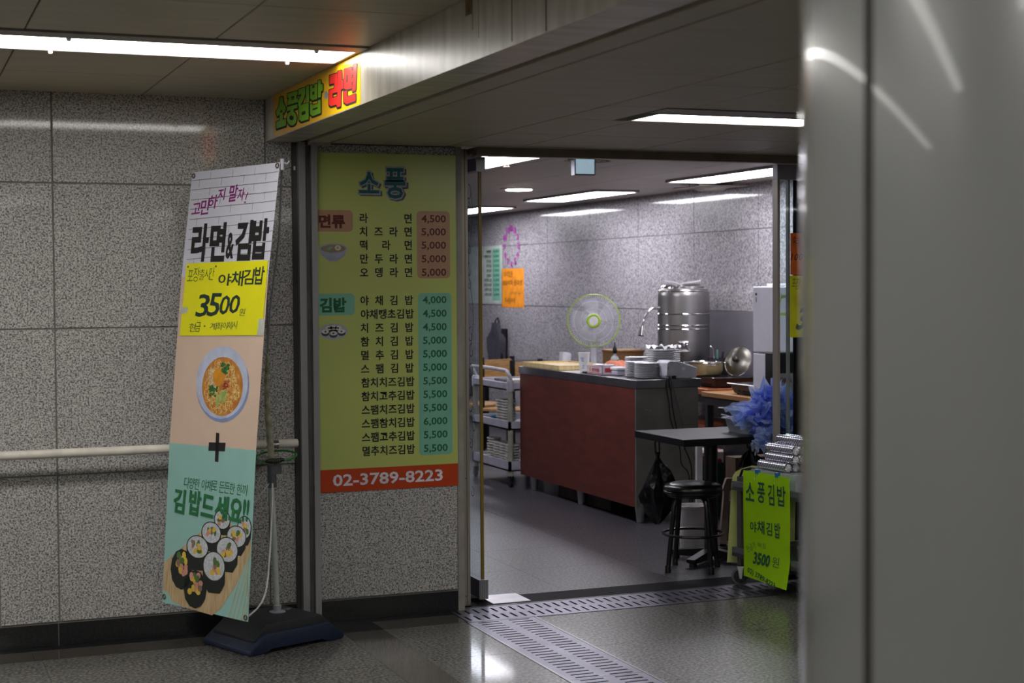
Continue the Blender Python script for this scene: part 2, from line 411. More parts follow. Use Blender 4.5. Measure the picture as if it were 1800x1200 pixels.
# beam with the shutter slot
bmn = struct('wall_beam', B().box(1.595, 1.745, -8, WY, ZA, 3.0), M['beam'])
for y in (3.78, 1.4): B().box(1.5944, 1.5952, y-.003, y+.003, ZA+.003, ZC).out('seam', M['grout_dark'], bmn)
rust = mat('rust_stain', '6e4a24', .8, c2='8c7a60', scale=30)
b = B()
for y, z0, w in ((4.02, ZA+.012, .0035), (4.28, ZA+.06, .002), (4.33, ZA+.09, .002), (3.40, ZC-.06, .012), (4.36, ZC-.05, .03), (4.2, ZC-.02, .05)):
    b.box(1.5946, 1.5953, y-w, y+w, z0, ZC)
b.out('rust_streak', rust, bmn, label='rusty brown drip streaks')
struct('trim_4', B().box(1.745, 1.78, -8, WY, ZA+.05, 3.0), M['void'])
# alcove ceiling
ca = struct('ceiling_alcove', B().box(1.78, 9.5, -8, 7.1, ZA+.02, ZA+.3), M['grout_dark'])
def atile(x0, x1, y0, y1, z=ZA): ctile(x0, x1, y0, y1, z, 'ceil', ca, .003)
atile(1.78, 1.885, -1, 7.03); atile(1.892, 2.452, -1, 7.03)
B().box(1.78, 1.888, 7.0, 7.03, ZA-.012, ZA).out('bracket', M['ceil'], ca)
ax = [2.455, 2.79, 3.39, 3.99, 4.59, 5.19]
ay = [7.02, 6.93, 6.32, 5.72, None, 5.24, 4.6, 4.0, 3.4, 2.8, 2.2]
for a, b_ in zip(ax, ax[1:]):
    for i in range(len(ay)-1):
        if ay[i] is None or ay[i+1] is None: continue
        atile(a, b_, ay[i+1], ay[i])
atile(2.455, 2.70, 5.24, 5.72); atile(5.19, 9.5, -1, 7.0); atile(2.455, 5.19, -1, 2.2); atile(1.78, 9.5, -8, -1); atile(4.4, 5.19, 5.24, 5.72)
# alcove right and rear shell
struct('wall_right', B().box(9.4, 9.6, -8, 7.2, 0, 3.0), M['granite'])
struct('wall_rear', B().box(-8.2, 9.6, -8.2, -8, 0, 3.0), M['granite'])
struct('wall_front_right', B().box(5.2, 9.5, 7.1, 7.25, 0, 3.0), M['granite'])

# lamps ------------------------------------------------------------
EH = emis('hall_lamp_diffuser', C_HALL, L_HALL); ES = emis('shop_lamp_diffuser', C_SHOP, L_SHOP)
def lamp(label, x0, x1, y0, y1, z, m, frame=.012, group='ceiling strip lights', deep=.0):
    t = thing('ceiling_light', label, 'light', ((x0+x1)/2, (y0+y1)/2, z), group=group)
    b = B(); e = frame
    b.box(x0-e, x1+e, y0-e, y0, z-deep-.004, z+.03); b.box(x0-e, x1+e, y1, y1+e, z-deep-.004, z+.03)
    b.box(x0-e, x0, y0, y1, z-deep-.004, z+.03); b.box(x1, x1+e, y0, y1, z-deep-.004, z+.03); b.box(x0-e, x1+e, y0-e, y1+e, z+.012, z+.02)
    b.out('housing', M['housing'], t)
    B().box(x0, x1, y0, y1, z-deep-.001, z+.004).out('diffuser', m, t)
    return t
t = lamp('long lit ceiling strip light over the granite wall, ending at the yellow sign', -6.8, 1.575, 5.49, 5.79, ZC, EH)
B().box(-6.8, 1.59, 5.37, 5.475, ZC-.006, ZC+.01).out('reflector_rail', M['housing'], t)
b = B()
for x_ in (.55, 1.40): b.lathe([(.006, -.006), (.009, 0), (.009, .004)], (x_, 5.80, ZC-.008), 8); b.lathe([(.006, -.006), (.009, 0), (.009, .004)], (x_+.03, 5.485, ZC-.008), 8)
b.out('clip', M['white'], t)
lamp('lit strip light in the lower alcove ceiling before the shop door', 2.755, 4.25, 5.42, 5.67, ZA, EH)
B().box(2.70, 4.3, 5.26, 5.40, ZA-.002, ZA+.015).out('reflector_rail', M['housing'], bpy.data.objects['ceiling_light.001'])
lamp('hall strip light far behind the camera near the rear wall', -3.2, 1.3, -4.3, -4.0, ZC, EH)
lamp('added unseen fill light behind the camera on the left side', -6.0, -3.4, -1.2, -.9, ZC, EH)  # added fill lamp out of view, raises the general light in the hall
lamp('added unseen fill light above and left of the camera', -2.9, .5, .95, 1.25, ZC, EH)  # invented lamp out of frame, lights the column and lifts the bounce
lamp('added unseen fill light left of the view, between camera and granite wall', -4.6, -1.2, 3.0, 3.3, ZC, EH)  # extra unseen lamp put in to brighten floor, wall and ceiling
lamp('added unseen fill light to the right behind the camera', -1.0, 1.4, -2.0, -1.7, ZC, EH)  # no known fitting here; added to light the camera side of the column
lamp('added unseen alcove fill light above the column base, right of the camera', 2.2, 4.6, .2, .45, ZA, EH)  # added out of view so the column gets light from the right
lamp('added unseen alcove fill light behind the camera on the right', 2.2, 5.0, -1.2, -.9, ZA, EH)  # unseen fill lamp, placed only for the brightness it gives
lamp('added unseen alcove fill light on the right beyond the column', 5.3, 7.5, 2.2, 2.45, ZA, EH)  # made-up lamp beyond the frame, fills in the alcove and column side
B().box(4.4, 5.6, 7.1, 7.22, 2.2, 3).out('wall_over_door', M['granite'])['kind'] = 'structure'

# ------------------------------------------------------------------ shop shell
sw = struct('wall_shop_right', B().box(SX+.006, SX+.2, 7.3, 19, 0, 2.6), M['grout'])
wy = [7.37+1.03*k for k in range(12)]
wz = [.06, .70, 1.33, 1.962, 2.32]
for a, b_ in zip(wy, wy[1:]):
    for c, d in zip(wz, wz[1:]): B().box(SX, SX+.012, a+.004, b_-.004, c+.004, d-.004).out('granite_panel', M['granite_shop'], sw)
struct('baseboard_shop', B().box(SX-.005, SX+.02, 7.3, 19, 0, .06), M['black_stone'])
struct('wall_shop_far', B().box(1.2, 6.4, 18.6, 18.8, 0, 2.6), M['granite_shop'])
struct('wall_shop_left', B().box(1.1, 1.3, 7.25, 19, 0, 2.6), M['granite_shop'])
cs = struct('ceiling_shop', B().box(1.1, 6.4, 7.26, 19, ZS+.02, ZS+.3), M['grout_dark'])
sx_ = [1.3, 1.92, 2.54, 3.16, 3.78, 4.40, 5.02, 5.64, 6.16]
for a, b_ in zip(sx_, sx_[1:]):
    for k in range(9): ctile(a, b_, 7.26+1.24*k, 7.26+1.24*(k+1), ZS, 'ceil_shop', cs, .0015)
nm = ['lit strip light in the shop ceiling at the left behind the door leaf', 'lit strip light in the shop ceiling beside the granite wall, nearest the fridge', 'lit strip light in the shop ceiling near the wall, in the middle of the row', 'lit strip light far back in the shop ceiling over the wall menu']
for (x0, x1, y0, y1), n_ in zip(((3.24, 3.60, 8.64, 10.14), (5.38, 5.76, 8.94, 10.46), (5.35, 5.72, 11.66, 13.20), (5.35, 5.72, 14.38, 15.9)), nm):
    lamp(n_, x0, x1, y0, y1, ZS, ES, group='strip lights in the shop ceiling', deep=.015)
lamp('strip light deep inside the shop on the left side', 3.24, 3.60, 12.2, 13.7, ZS, ES, group='strip lights in the shop ceiling', deep=.015)
t = thing('ceiling_light', 'small round lit downlight in the shop ceiling', 'light', (4.716, 11.76, ZS))
B().lathe([(.15, -.006), (.15, 0)], (4.716, 11.76, ZS), 28).out('housing', M['ceil_shop'], t)
B().lathe([(.105, -.012), (.105, -.004)], (4.716, 11.76, ZS), 28).out('diffuser', ES, t)
t = thing('ceiling_vent', 'round ceiling vent partly behind the hanging square sign', 'vent', (3.98, 8.78, ZS))
for i, r in enumerate((.15, .11, .07)): B().lathe([(r, -.014-.004*i), (r-.012, -.020-.004*i), (r-.024, -.012-.004*i), (r-.02, -.002)], (3.98, 8.78, ZS), 28, cap0=False, cap1=False).out('ring', M['ceil_shop'], t)
t = thing('sprinkler', 'small pendant sprinkler head under the shop ceiling', 'sprinkler', (3.53, 9.0, ZS))
B().lathe([(.03, 0), (.028, -.008), (.01, -.01), (.008, -.03), (.012, -.032), (.012, -.036)], (3.53, 9.0, ZS), 12).out('body', M['alu'], t)
B().lathe([(.02, -.045), (.02, -.048)], (3.53, 9.0, ZS), 12).out('deflector', M['alu'], t)
b = B(); b.tube([(3.522, 9, ZS-.034), (3.516, 9, ZS-.04), (3.526, 9, ZS-.047)], .002, 5); b.tube([(3.538, 9, ZS-.034), (3.544, 9, ZS-.04), (3.534, 9, ZS-.047)], .002, 5); b.out('yoke', M['alu'], t)
# four-way air vent hanging by the wall
t = thing('air_conditioner_outlet', 'white shallow four-pointed ceiling air outlet near the wall above the fridge', 'air vent', (5.9, 10.75, ZS))
b = B(); c0 = Vector((5.9, 10.75, ZS-.035))
pts = []
for k in range(8):
    a = PI/4*k; r = .30 if k % 2 else .17; pts.append((c0.x+r*math.cos(a), c0.y+r*math.sin(a)))
b.prism(pts, lambda p: (p[0], p[1], ZS-.03), lambda p: (p[0], p[1], ZS-.022)).out('plate', M['ceil_shop'], t)
B().lathe([(.10, -.055), (.14, -.03)], (5.9, 10.75, ZS), 20).out('hub', M['ceil_shop'], t)
b = B()
for sx2 in (-.12, .12):
    for sy2 in (-.12, .12): b.tube([(5.9+sx2, 10.75+sy2, ZS-.025), (5.9+sx2, 10.75+sy2, ZS)], .003, 5)
b.out('hanger', M['black'], t)
# hanging square sign
t = thing('hanging_sign', 'square pale blue lit sign box hanging from the shop ceiling', 'sign', (3.875, 8.6, ZS))
B().box(3.806, 3.942, 8.6, 8.65, 2.198, ZS-.002).out('case', mat('sign_case', '6f7480', .4), t)
B().box(3.814, 3.934, 8.597, 8.602, 2.206, ZS-.012).out('lit_face', mat('sign_face', 'a8c4d4', .3, emit=('b4d0e0', .55)), t)

# ------------------------------------------------------------------ shutter guide, door posts, header
g1 = thing('shutter_guide', 'tall brushed steel fire-shutter guide channel with a black slot beside the menu', 'shutter guide', (1.77, WY, 0))
B().box(1.735, 1.766, 6.995, WY+.02, 0.001, ZA).out('channel_side', M['steel'], g1)
B().box(1.793, 1.820, 6.995, WY+.02, 0.001, ZA).out('channel_side', M['steel'], g1)
B().box(1.766, 1.793, WY+.012, WY+.02, 0.001, ZA).out('slot', M['void'], g1)
B().box(1.714, 1.735, WY-.004, WY+.02, .001, ZA).out('cover_strip', mat('grey_cover_strip', '4c4946', .5, metal=.3), g1)
B().box(1.719, 1.727, WY-.008, WY-.003, 2.075, 2.092).out('label_plate', M['offwhite'], g1)
struct('trim_5', B().box(2.499, 2.53, WY+.004, 7.15, 0.001, ZA), M['housing'])
t = thing('door_post', 'aluminium door post between the menu wall and the open glass door', 'door post', (2.56, 7.14, 0))
B().box(2.53, 2.592, 7.12, 7.2, 0.001, 2.2).bevel(.003, 1).out('extrusion', M['alu'], t)
b = B(); b.box(2.548, 2.5495, 7.1185, 7.1205, .001, 2.2); b.box(2.575, 2.5765, 7.1185, 7.1205, .001, 2.2); b.out('groove', M['grout_dark'], t)
b = B()
for z in (.05, .62, 1.12, 1.58, 1.93, .3): b.lathe([(.003, 0), (.003, .002)], M=Matrix.Translation((2.542+(z*37 % 1)*.03, 7.12, z)) @ Matrix.Rotation(PI/2, 4, 'X'), n=6)
b.out('screw', M['black'], t)
t = thing('door_header', 'dark aluminium header rail above the shop entrance', 'door header', (4, 7.05, 2.17))
B().box(2.594, 5.4, 7.0, 7.06, 2.160, 2.199).out('face_rail', mat('dark_bronze', '7a6c60', .4), t)
B().box(2.594, 5.4, 7.06, 7.2, 2.172, 2.199).out('soffit_plate', mat('header_soffit', '8d7c78', .45), t)
# open door leaf, hinged at the near end, turned 90 degrees into the shop
t = thing('glass_door', 'open glass door leaf with a black scroll decal, swung into the shop', 'door', (2.70, 7.2, 0))
B().box(2.682, 2.692, 7.22, 8.06, .10, 2.11).out('pane', M['door_glass'], t)
B().box(2.665, 2.709, 7.20, 8.08, .015, .105).out('bottom_rail', mat('dark_rail', '1d1d1f', .35, metal=.5), t)
B().box(2.665, 2.709, 7.20, 8.08, 2.105, 2.165).out('top_rail', mat('dark_rail_top', '35353a', .4, metal=.5), t)
b = B(); b.box(2.664, 2.710, 7.194, 7.2, .012, .107)
for k in range(4): b.box(2.668+.011*k, 2.672+.011*k, 7.191, 7.194, .012, .107)
b.out('end_cap', M['steel'], t)
B().box(2.664, 2.71, 7.194, 7.2, 2.10, 2.17).out('end_cap', M['steel'], t)
B().box(2.680, 2.694, 7.206, 7.220, .107, 2.10).out('edge_seal', mat('amber_seal', '8a7428', .35), t)
pd = PL((2.6815, 8.06, 0), (0, -1, 0), (0, 0, 1))
b = B(); random.seed(3)
def scroll(u, v, r, turns, flip, w=.004):
    pts = []
    for i in range(22):
        a = turns*2*PI*i/21; rr = r*(1-i/25); pts.append((u+flip*rr*math.sin(a), v+rr*math.cos(a)))
    ribbon(b, pd, pts, w)
v = 1.0
for v, r in ((2.0, .04), (1.93, .03), (1.83, .022), (1.72, .03), (1.62, .03), (1.55, .022), (1.30, .03), (1.22, .04), (1.12, .05), (1.03, .05), (.95, .04), (.85, .03), (.76, .03), (.52, .02)):
    for uo in (.72, .63): scroll(uo+random.uniform(-.03, .03), v, r*random.uniform(.8, 1.5), random.uniform(.6, 1.2), random.choice((-1, 1)))
for uo in (.73, .66): ribbon(b, pd, [(uo+.03*math.sin(k*.55), 2.04-k*.045) for k in range(30)], .0035)
b.out('scroll_decal', M['ink'], t)
# fixed glass screen at the right of the entrance
t = thing('glass_screen', 'fixed glass screen with aluminium edge at the right of the entrance', 'glass screen', (4.6, 7.2, 0))
B().box(4.35, 5.3, 7.198, 7.206, .1, 2.09).out('pane', M['glass'], t)
B().box(4.336, 4.351, 7.18, 7.23, .01, 2.09).out('edge_frame', M['alu'], t)
B().box(4.336, 5.3, 7.18, 7.23, 2.09, 2.17).bevel(.002, 1).out('top_rail', mat('lilac_rail', 'a09ca8', .4, metal=.3), t)
B().box(4.336, 5.3, 7.18, 7.23, .01, .1).out('bottom_rail', M['alu'], t)
B().box(4.418, 4.428, 7.207, 7.232, .1, 2.09).out('mullion', M['housing'], t)
B().box(4.452, 5.3, 7.212, 7.218, .1, 2.09).out('tinted_pane', M['tintglass'], t, label='dark tinted glass')
pp = PL((4.0, 7.196, 0), (1, 0, 0), (0, 0, 1))
t = thing('orange_notice', 'orange paper notice with handwriting taped on the glass screen, above the yellow one', 'notice', (4.55, 7.19, 1.7))
sheet(pp, .424, 1.592, .80, 1.812).out('paper', mat('orange_paper', 'd8681c', .6), t)
b = B(); fit(b, pp, '우', .435, 1.745, .456, 1.79, shear=.1, off=0); fit(b, pp, '리', .458, 1.745, .478, 1.79, shear=.1, off=0); fit(b, pp, '100장', .43, 1.665, .55, 1.71, shear=.3, off=0)
b.out('handwriting', M['ink'], t)
t = thing('yellow_notice', 'fluorescent yellow handwritten notice taped on the glass screen, under the orange one', 'notice', (4.55, 7.19, 1.4))
sheet(pp, .421, 1.262, .80, 1.588).out('paper', mat('yellow_paper', 'd6d418', .6), t)
b = B(); fit(b, pp, '포', .432, 1.53, .456, 1.57, shear=.1, off=-.01); fit(b, pp, '장', .456, 1.515, .484, 1.575, shear=.2, off=-.01); fit(b, pp, '3500', .47, 1.30, .72, 1.42, shear=.3, off=.03)
b.out('handwriting', mat('green_ink', '14482c', .6), t)

# ------------------------------------------------------------------ menu panel
ph = PL((1.816, WY-.004, .601), (1, 0, 0), (0, 0, 1))
U1, V1 = 2.4975-1.816, 2.159-.601
t = thing('menu_board', 'large lime green menu sheet with prices and an orange phone strip', 'menu', (2.15, WY, .6))
sheet(ph, 0, .105, U1, V1, .0035).out('sheet', M['lemon'], t)
sheet(ph, 0, 0, U1, .105, .0035).out('phone_strip', mat('orange_red_vinyl', 'b63e10', .35, var=.04), t)
X = lambda x: ph.px(x, 560)[0]
Z = lambda y, x=680: ph.px(x, y)[1]
brown, teal = mat('brown_print', 'b0876a', .4, var=.03), mat('teal_print', '78b49c', .4, var=.03)
b = B(); rrect(b, ph, X(734), Z(489, 763), X(792), Z(371, 763), .018); b.out('brown_field', brown, t); b = B(); rrect(b, ph, 0.001, Z(407, 590), X(622), Z(369, 590), .02, corners=(1, 0, 0, 1)); b.out('brown_field', brown, t)
b = B(); rrect(b, ph, X(735), Z(799, 763), X(793.5), Z(514.5, 763), .018); b.out('teal_field', teal, t); b = B(); rrect(b, ph, 0.001, Z(554, 590), X(624), Z(516, 590), .02, corners=(1, 0, 0, 1)); b.out('teal_field', teal, t)
rows = [('라면', 384, '4,500'), ('치즈라면', 407.3, '5,000'), ('떡라면', 431, '5,000'), ('만두라면', 455, '5,000'), ('오뎅라면', 479, '5,000'),
        ('야채김밥', 528, '4,000'), ('야채땡초김밥', 552, '4,500'), ('치즈김밥', 576, '4,500'), ('참치김밥', 599.8, '5,000'), ('멸추김밥', 623.7, '5,000'), ('스팸김밥', 647.5, '5,000'),
        ('참치치즈김밥', 671.6, '5,500'), ('참치고추김밥', 695.5, '5,500'), ('스팸치즈김밥', 719.4, '5,500'), ('스팸참치김밥', 743.3, '6,000'), ('스팸고추김밥', 767.2, '5,500'), ('멸추치즈김밥', 791.3, '5,500')]
MR, GRN = mat('maroon_print', '5a2018', .5), mat('green_print', '0c5c34', .5)
px1 = X(641+1)-X(641)
for i, (s, y, pr) in enumerate(rows):
    n = len(s); xa, xb = 641.5, 719.5
    if n == 6: xa, xb = 642, 720.5
    b = B()
    for k, ch in enumerate(s): em(b, ph, ch, X(xa+(xb-xa)*k/(n-1)), Z(y), px1*17, px1*17.5, off=.022)
    b.out('dish_name', M['ink'], t); tgt = B()
    h = px1*13.2
    fit(tgt, ph, pr, X(742 if i < 5 else 743), Z(y)-h*.62, X(785), Z(y)+h*.52, off=.02)
    tgt.out('price', MR if i < 5 else GRN, t)
b = B(); fit(b, ph, '면류', X(562), Z(401, 585), X(608), Z(377, 585), off=.045); b.out('heading', bpy.data.materials['maroon_print'], t)
b = B(); fit(b, ph, '김밥', X(562), Z(549, 585), X(609), Z(523, 585), off=.045); b.out('heading', bpy.data.materials['green_print'], t)
b = B()
for ch, x0, x1, y0, y1 in (('소', 632, 671, 301, 342), ('풍', 676, 717, 293, 351)): fit(b, ph, ch, X(x0)+.008, Z(y1)-.008, X(x1)+.008, Z(y0)-.008, off=.06, d=.0009)
b.out('title_shadow', mat('grey_print', '54505c', .5), t)
b = B()
for ch, x0, x1, y0, y1 in (('소', 631, 671, 300, 343), ('풍', 676, 717, 292, 352)): fit(b, ph, ch, X(x0), Z(y1), X(x1), Z(y0), off=.06, d=.0013)
b.out('title_outline', mat('pale_print', '8e989c', .5), t)
b = B()
for ch, x0, x1, y0, y1 in (('소', 633.5, 668.5, 303, 340), ('풍', 678.5, 714.5, 295, 349)): fit(b, ph, ch, X(x0), Z(y1), X(x1), Z(y0), off=.02, d=.0017)
b.out('title', mat('teal_letter', '10525a', .5), t)
b = B(); fit(b, ph, '02-3789-8223', X(582), .026, X(776), .082, off=.022); b.out('phone_number', mat('white_letter', 'd6d0dc', .5), t)
# bowl picture
b = B()
u, v_ = ph.px(585.5, 437)
ell(b, ph, u, v_, .066, .024, d=.0012)
poly(b, ph, [(u-.064, v_), (u+.064, v_), (u+.055, v_-.03), (u+.03, v_-.05), (u-.03, v_-.05), (u-.055, v_-.03)], .0010); poly(b, ph, [(u-.024, v_-.05), (u+.024, v_-.05), (u+.02, v_-.057), (u-.02, v_-.057)], .0010)
b.out('bowl_picture', mat('bowl_print', '9a9cb4', .5), t)
b = B(); ell(b, ph, u, v_, .058, .018, d=.0015); b.out('soup_picture', mat('soup_print', '8a7a5c', .5), t)
b = B(); ell(b, ph, u+.022, v_+.004, .015, .012, d=.0018); b.out('egg_picture', mat('egg_print', 'c8ccc8', .5), t)
b = B(); ell(b, ph, u+.022, v_+.004, .007, .006, d=.0020); b.out('yolk_picture', mat('yolk_print', 'c8a018', .5), t)
b = B(); ribbon(b, ph, [(u-.03, v_-.004), (u-.01, v_+.010)], .004, .0018); ribbon(b, ph, [(u-.022, v_-.006), (u-.002, v_+.008)], .004, .0018); b.out('leek_picture', teal, t)
# gimbap plate picture
u, v_ = ph.px(586, 582.5)
b = B(); ell(b, ph, u, v_, .068, .037, d=.0010); b.out('plate_picture', mat('plate_print', 'a4a6b4', .5), t)
bk = B(); wh = B(); dt = B()
for a, c in ((-.038, .0), (.038, .0), (0, -.008), (-.022, .016), (.022, .016), (0, .018)):
    ell(bk, ph, u+a, v_+c-.008, .019, .013, d=.0012); ell(wh, ph, u+a, v_+c, .017, .010, d=.0015); ell(dt, ph, u+a, v_+c, .005, .004, d=.0017, n=8)
bk.out('seaweed_picture', mat('seaweed_print', '3c3c40', .5), t); wh.out('rice_picture', bpy.data.materials['egg_print'], t); dt.out('filling_picture', bpy.data.materials['maroon_print'], t)

# ------------------------------------------------------------------ sign on the beam
ps = PL((1.594, 6.87, ZA+.003), (0, -1, 0), (0, 0, 1))
t = thing('shop_sign', 'yellow sign with green and red block lettering on the beam', 'sign', (1.59, 6.2, ZA))
sheet(ps, 0, 0, 1.375, .182, .002).out('panel', mat('amber_sign_vinyl', 'e8b414', .3, var=.03), t)
def S3(x, y): return ps.px(x, y)
def cols(x): return ps.px(x, 170)[0]
# block letters: stroke outlines measured on the sign, laid onto its plane
LET = {
 'so': ('g', [[(218,605),(250,598),(252,650),(290,738),(264,795),(234,748),(206,815),(186,832),(170,776),(205,715)], [(215,790),(252,778),(252,880),(215,890)], [(175,893),(290,857),(290,935),(175,975)]], []),
 'pung': ('g', [[(305,565),(425,530),(425,578),(305,612)], [(322,590),(352,585),(352,665),(322,672)], [(384,575),(410,570),(410,645),(384,655)], [(305,652),(430,616),(430,662),(305,700)], [(300,722),(422,686),(422,730),(300,770)], [(340,755),(378,745),(378,790),(340,800)],
   [(358+57*math.cos(k*PI/9), 852+84*math.sin(k*PI/9)) for k in range(18)]], [[(356+25*math.cos(k*PI/6), 848+28*math.sin(k*PI/6)) for k in range(12)]]),
 'gim': ('g', [[(435,515),(515,490),(515,560),(492,640),(458,700),(432,705),(432,645),(462,600),(470,568),(435,578)], [(525,478),(560,467),(560,660),(525,672)], [(440,704),(555,668),(555,863),(470,890),(440,868)]], [[(475,780),(520,765),(520,803),(475,818)]]),
 'bap': ('g', [[(572,470),(600,462),(600,500),(622,493),(622,455),(655,445),(655,625),(600,642),(572,620)], [(665,410),(697,402),(697,455),(720,448),(720,528),(700,535),(700,603),(665,612)], [(572,688),(600,680),(600,700),(665,680),(665,642),(697,632),(697,790),(600,828),(572,800)]], [[(602,545),(622,538),(622,572),(602,580)], [(605,740),(662,720),(662,740),(605,760)]]),
 'ra': ('r', [[(800,350),(890,324),(890,545),(835,562),(835,614),(898,594),(898,700),(884,704),(880,690),(815,712),(792,690),(795,522),(856,502),(856,440),(800,456)], [(898,303),(942,290),(945,410),(960,405),(955,505),(935,510),(930,712),(888,724),(892,560)]], []),
 'myeon': ('r', [[(972,280),(1060,252),(1060,500),(1000,515),(966,500)], [(1080,225),(1118,215),(1105,522),(1068,538),(1070,480),(1078,440)], [(1052,298),(1085,288),(1085,332),(1052,342)], [(1052,388),(1085,378),(1085,418),(1052,428)], [(965,540),(1005,528),(1005,602),(1105,570),(1105,646),(1000,686),(965,660)]], [[(1000,345),(1016,340),(1016,428),(1000,434)]]),
}
cnt = 0
for nm_, (cl2, polys, holes) in LET.items():
    o_ = B(); f_ = B()
    for P_ in polys:
        for k, (ox, oy) in enumerate(((-9, 0), (9, 0), (0, -10), (0, 12), (-7, 9), (7, -7), (-6, -7), (7, 9), (-4, 24), (4, 22))):
            cnt += 1; poly(o_, ps, [ps.px(460+(x+ox)/6.667, 80+(y+oy)/6.667) for x, y in P_], .0010+cnt*2e-6)
        poly(f_, ps, [ps.px(460+x/6.667, 80+y/6.667) for x, y in P_], .0016+cnt*1e-6)
    o_.out('lettering_outline', M['ink'], t)['kind'] = 'stuff'
    mname = ('sign_green', '78b41c') if cl2 == 'g' else ('sign_red', 'e02c26')
    mm = bpy.data.materials.get(mname[0]) or mat(mname[0], mname[1], .4)
    f_.out('lettering', mm, t, label='green block letter' if cl2 == 'g' else 'red block letter')['kind'] = 'stuff'
    for P_ in holes:
        b = B(); poly(b, ps, [ps.px(460+x/6.667, 80+y/6.667) for x, y in P_], .0024); b.out('lettering_hole', M['ink'], t)
b = B(); ell(b, ps, cols(573.5), .085, .026, .015, d=.0014); b.out('dot', mat('grey_dot', '8a8c90', .4), t)

# ------------------------------------------------------------------ handrail
t = thing('handrail', 'cream tubular handrail with a steel collar on brackets along the granite wall', 'handrail', (0, 6.95, .84))
B().tube([(-4, 6.935, .845), (1.556, 6.935, .845)], .0195, 16).out('rail', M['offwhite'], t, smooth=True)
B().tube([(1.612, 6.935, .845), (1.694, 6.935, .845), (1.700, 6.935, .845), (1.703, 6.935, .845)], .02, 16, rs=[.0195, .0195, .018, .012]).out('rail_end', M['offwhite'], t, smooth=True)
for x0 in (1.585, 1.24, -.3, -1.6):
    B().tube([(x0-.029, 6.935, .845), (x0+.028, 6.935, .845)], .0185, 16).out('collar', M['chrome'], t, smooth=True)
    B().tube([(x0, 6.935, .83), (x0, 6.94, .79), (x0, 6.965, .765), (x0, WY, .76)], .009, 8).out('bracket', M['steel'], t, smooth=True)

# ------------------------------------------------------------------ banner stand
A = Vector((1.378, 6.498, 0)); du = Vector((.926, .377, 0)).normalized(); dv = Vector((-.377, .926, 0)).normalized()
k0 = .9898
def sc(x, y, z): return Vector((x*k0, y*k0, EYE+(z-EYE)*k0))
dv = (dv - du*dv.dot(du)).normalized()
ts = thing('banner_stand', 'navy weighted base with a bowed pole holding the vertical noodle banner', 'banner stand', (1.58, 6.88, 0))
navy = mat('navy_plastic', '1c2740', .42, bump=.08, scale=50); navy2 = mat('dusty_navy_plastic', '24262c', .55, bump=.1, scale=60)
def prof(b, pr, w0, w1):
    b.prism(pr, lambda p: A+du*p[0]+dv*w0+Vector((0, 0, p[1])), lambda p: A+du*p[0]+dv*w1+Vector((0, 0, p[1])))
b = B(); prof(b, [(0, .004), (.02, 0), (.09, .0), (.11, .022), (.38, .022), (.41, 0), (.48, .0), (.50, .01), (.495, .03), (.42, .082), (.088, .082), (.005, .022)], 0, .36); b.bevel(.005, 2); b.out('base', navy, ts, smooth=True)
b = B(); prof(b, [(.04, .03), (.46, .03), (.46, .06), (.395, .118), (.105, .118), (.04, .06)], .028, .335); b.bevel(.006, 2); b.out('base_cap', navy2, ts, smooth=True)
pb = Vector((1.568, 6.80, .118))
B().lathe([(.036, 0), (.036, .004), (.018, .006), (.018, .03), (.016, .032)], pb, 20).out('socket', M['pale_grey'], ts, smooth=True)
B().box(.03, .06, -.006, .006, .006, .012, M=Matrix.Translation(pb)).out('spring_pin', M['chrome'], ts)
B().tube([pb, sc(1.568, 6.885, .66)], .0125, 14).out('lower_pole', mat('white_painted_pole', 'c4c8c4', .35), ts, smooth=True)
B().tube([sc(1.568, 6.87, .66), sc(1.566, 6.87, .76)], .020, 12).out('clamp', M['grey_plastic'], ts, smooth=True)
B().box(1.556, 1.590, 6.78, 6.805, .728, .773).out('clamp_block', M['grey_plastic'], ts)
up = [(1.567, 6.87, .74), (1.560, 6.86, .86), (1.545, 6.84, .98), (1.532, 6.80, 1.12), (1.525, 6.74, 1.26)]
B().tube([sc(*p) for p in up], .0145, 14, rs=[.0145, .0145, .0135, .011, .006]).out('upper_pole', mat('stained_pole', 'b4b4a2', .4, c2='7c7a58', scale=25), ts, smooth=True)
# banner plane from its four corners
YL, YR = 6.80, 6.26
TL, BL = ray(338, 303, 1, YL), ray(285, 1058, 1, YL)
TR, BR = ray(492, 285, 1, YR), ray(436, 1093, 1, YR)
pl_b = PL(BL, BR-BL, TL-BL)
def bz(x, y): return pl_b.px(x, y)
rod = mat('grey_fibre_rod', '8c9094', .4)
cl_ = Vector((1.575, 6.86, .745))
TRr = TR+Vector((.012, .012, .0))
B().tube([sc(1.526, 6.75, 1.24), sc(1.52, 6.66, 1.45), Vector((1.525, 6.5, 1.75)), TRr], .0045, 8).out('rod', rod, ts, smooth=True)
B().tube([sc(1.526, 6.75, 1.24), Vector((1.42, 6.80, 1.45)), Vector((1.30, 6.84, 1.75)), TL+Vector((.005, .03, 0))], .0045, 8).out('rod', rod, ts, smooth=True)
mid = [sc(1.565, 6.85, .68), Vector((1.53, 6.72, .55)), Vector((1.44, 6.45, .28)), BR+Vector((.008, .02, .02))]
B().tube(smooth_pts(mid), .004, 8).out('rod', M['white'], ts, smooth=True)
B().tube([sc(1.555, 6.86, .68), Vector((1.45, 6.88, .55)), Vector((1.2, 6.88, .35)), BL+Vector((.01, .03, .02))], .004, 8).out('rod', M['white'], ts, smooth=True)
B().tube([TRr+Vector((0, 0, -.03)), TRr+Vector((0, 0, .015))], .008, 8).out('rod_tip', M['pale_grey'], ts, smooth=True)
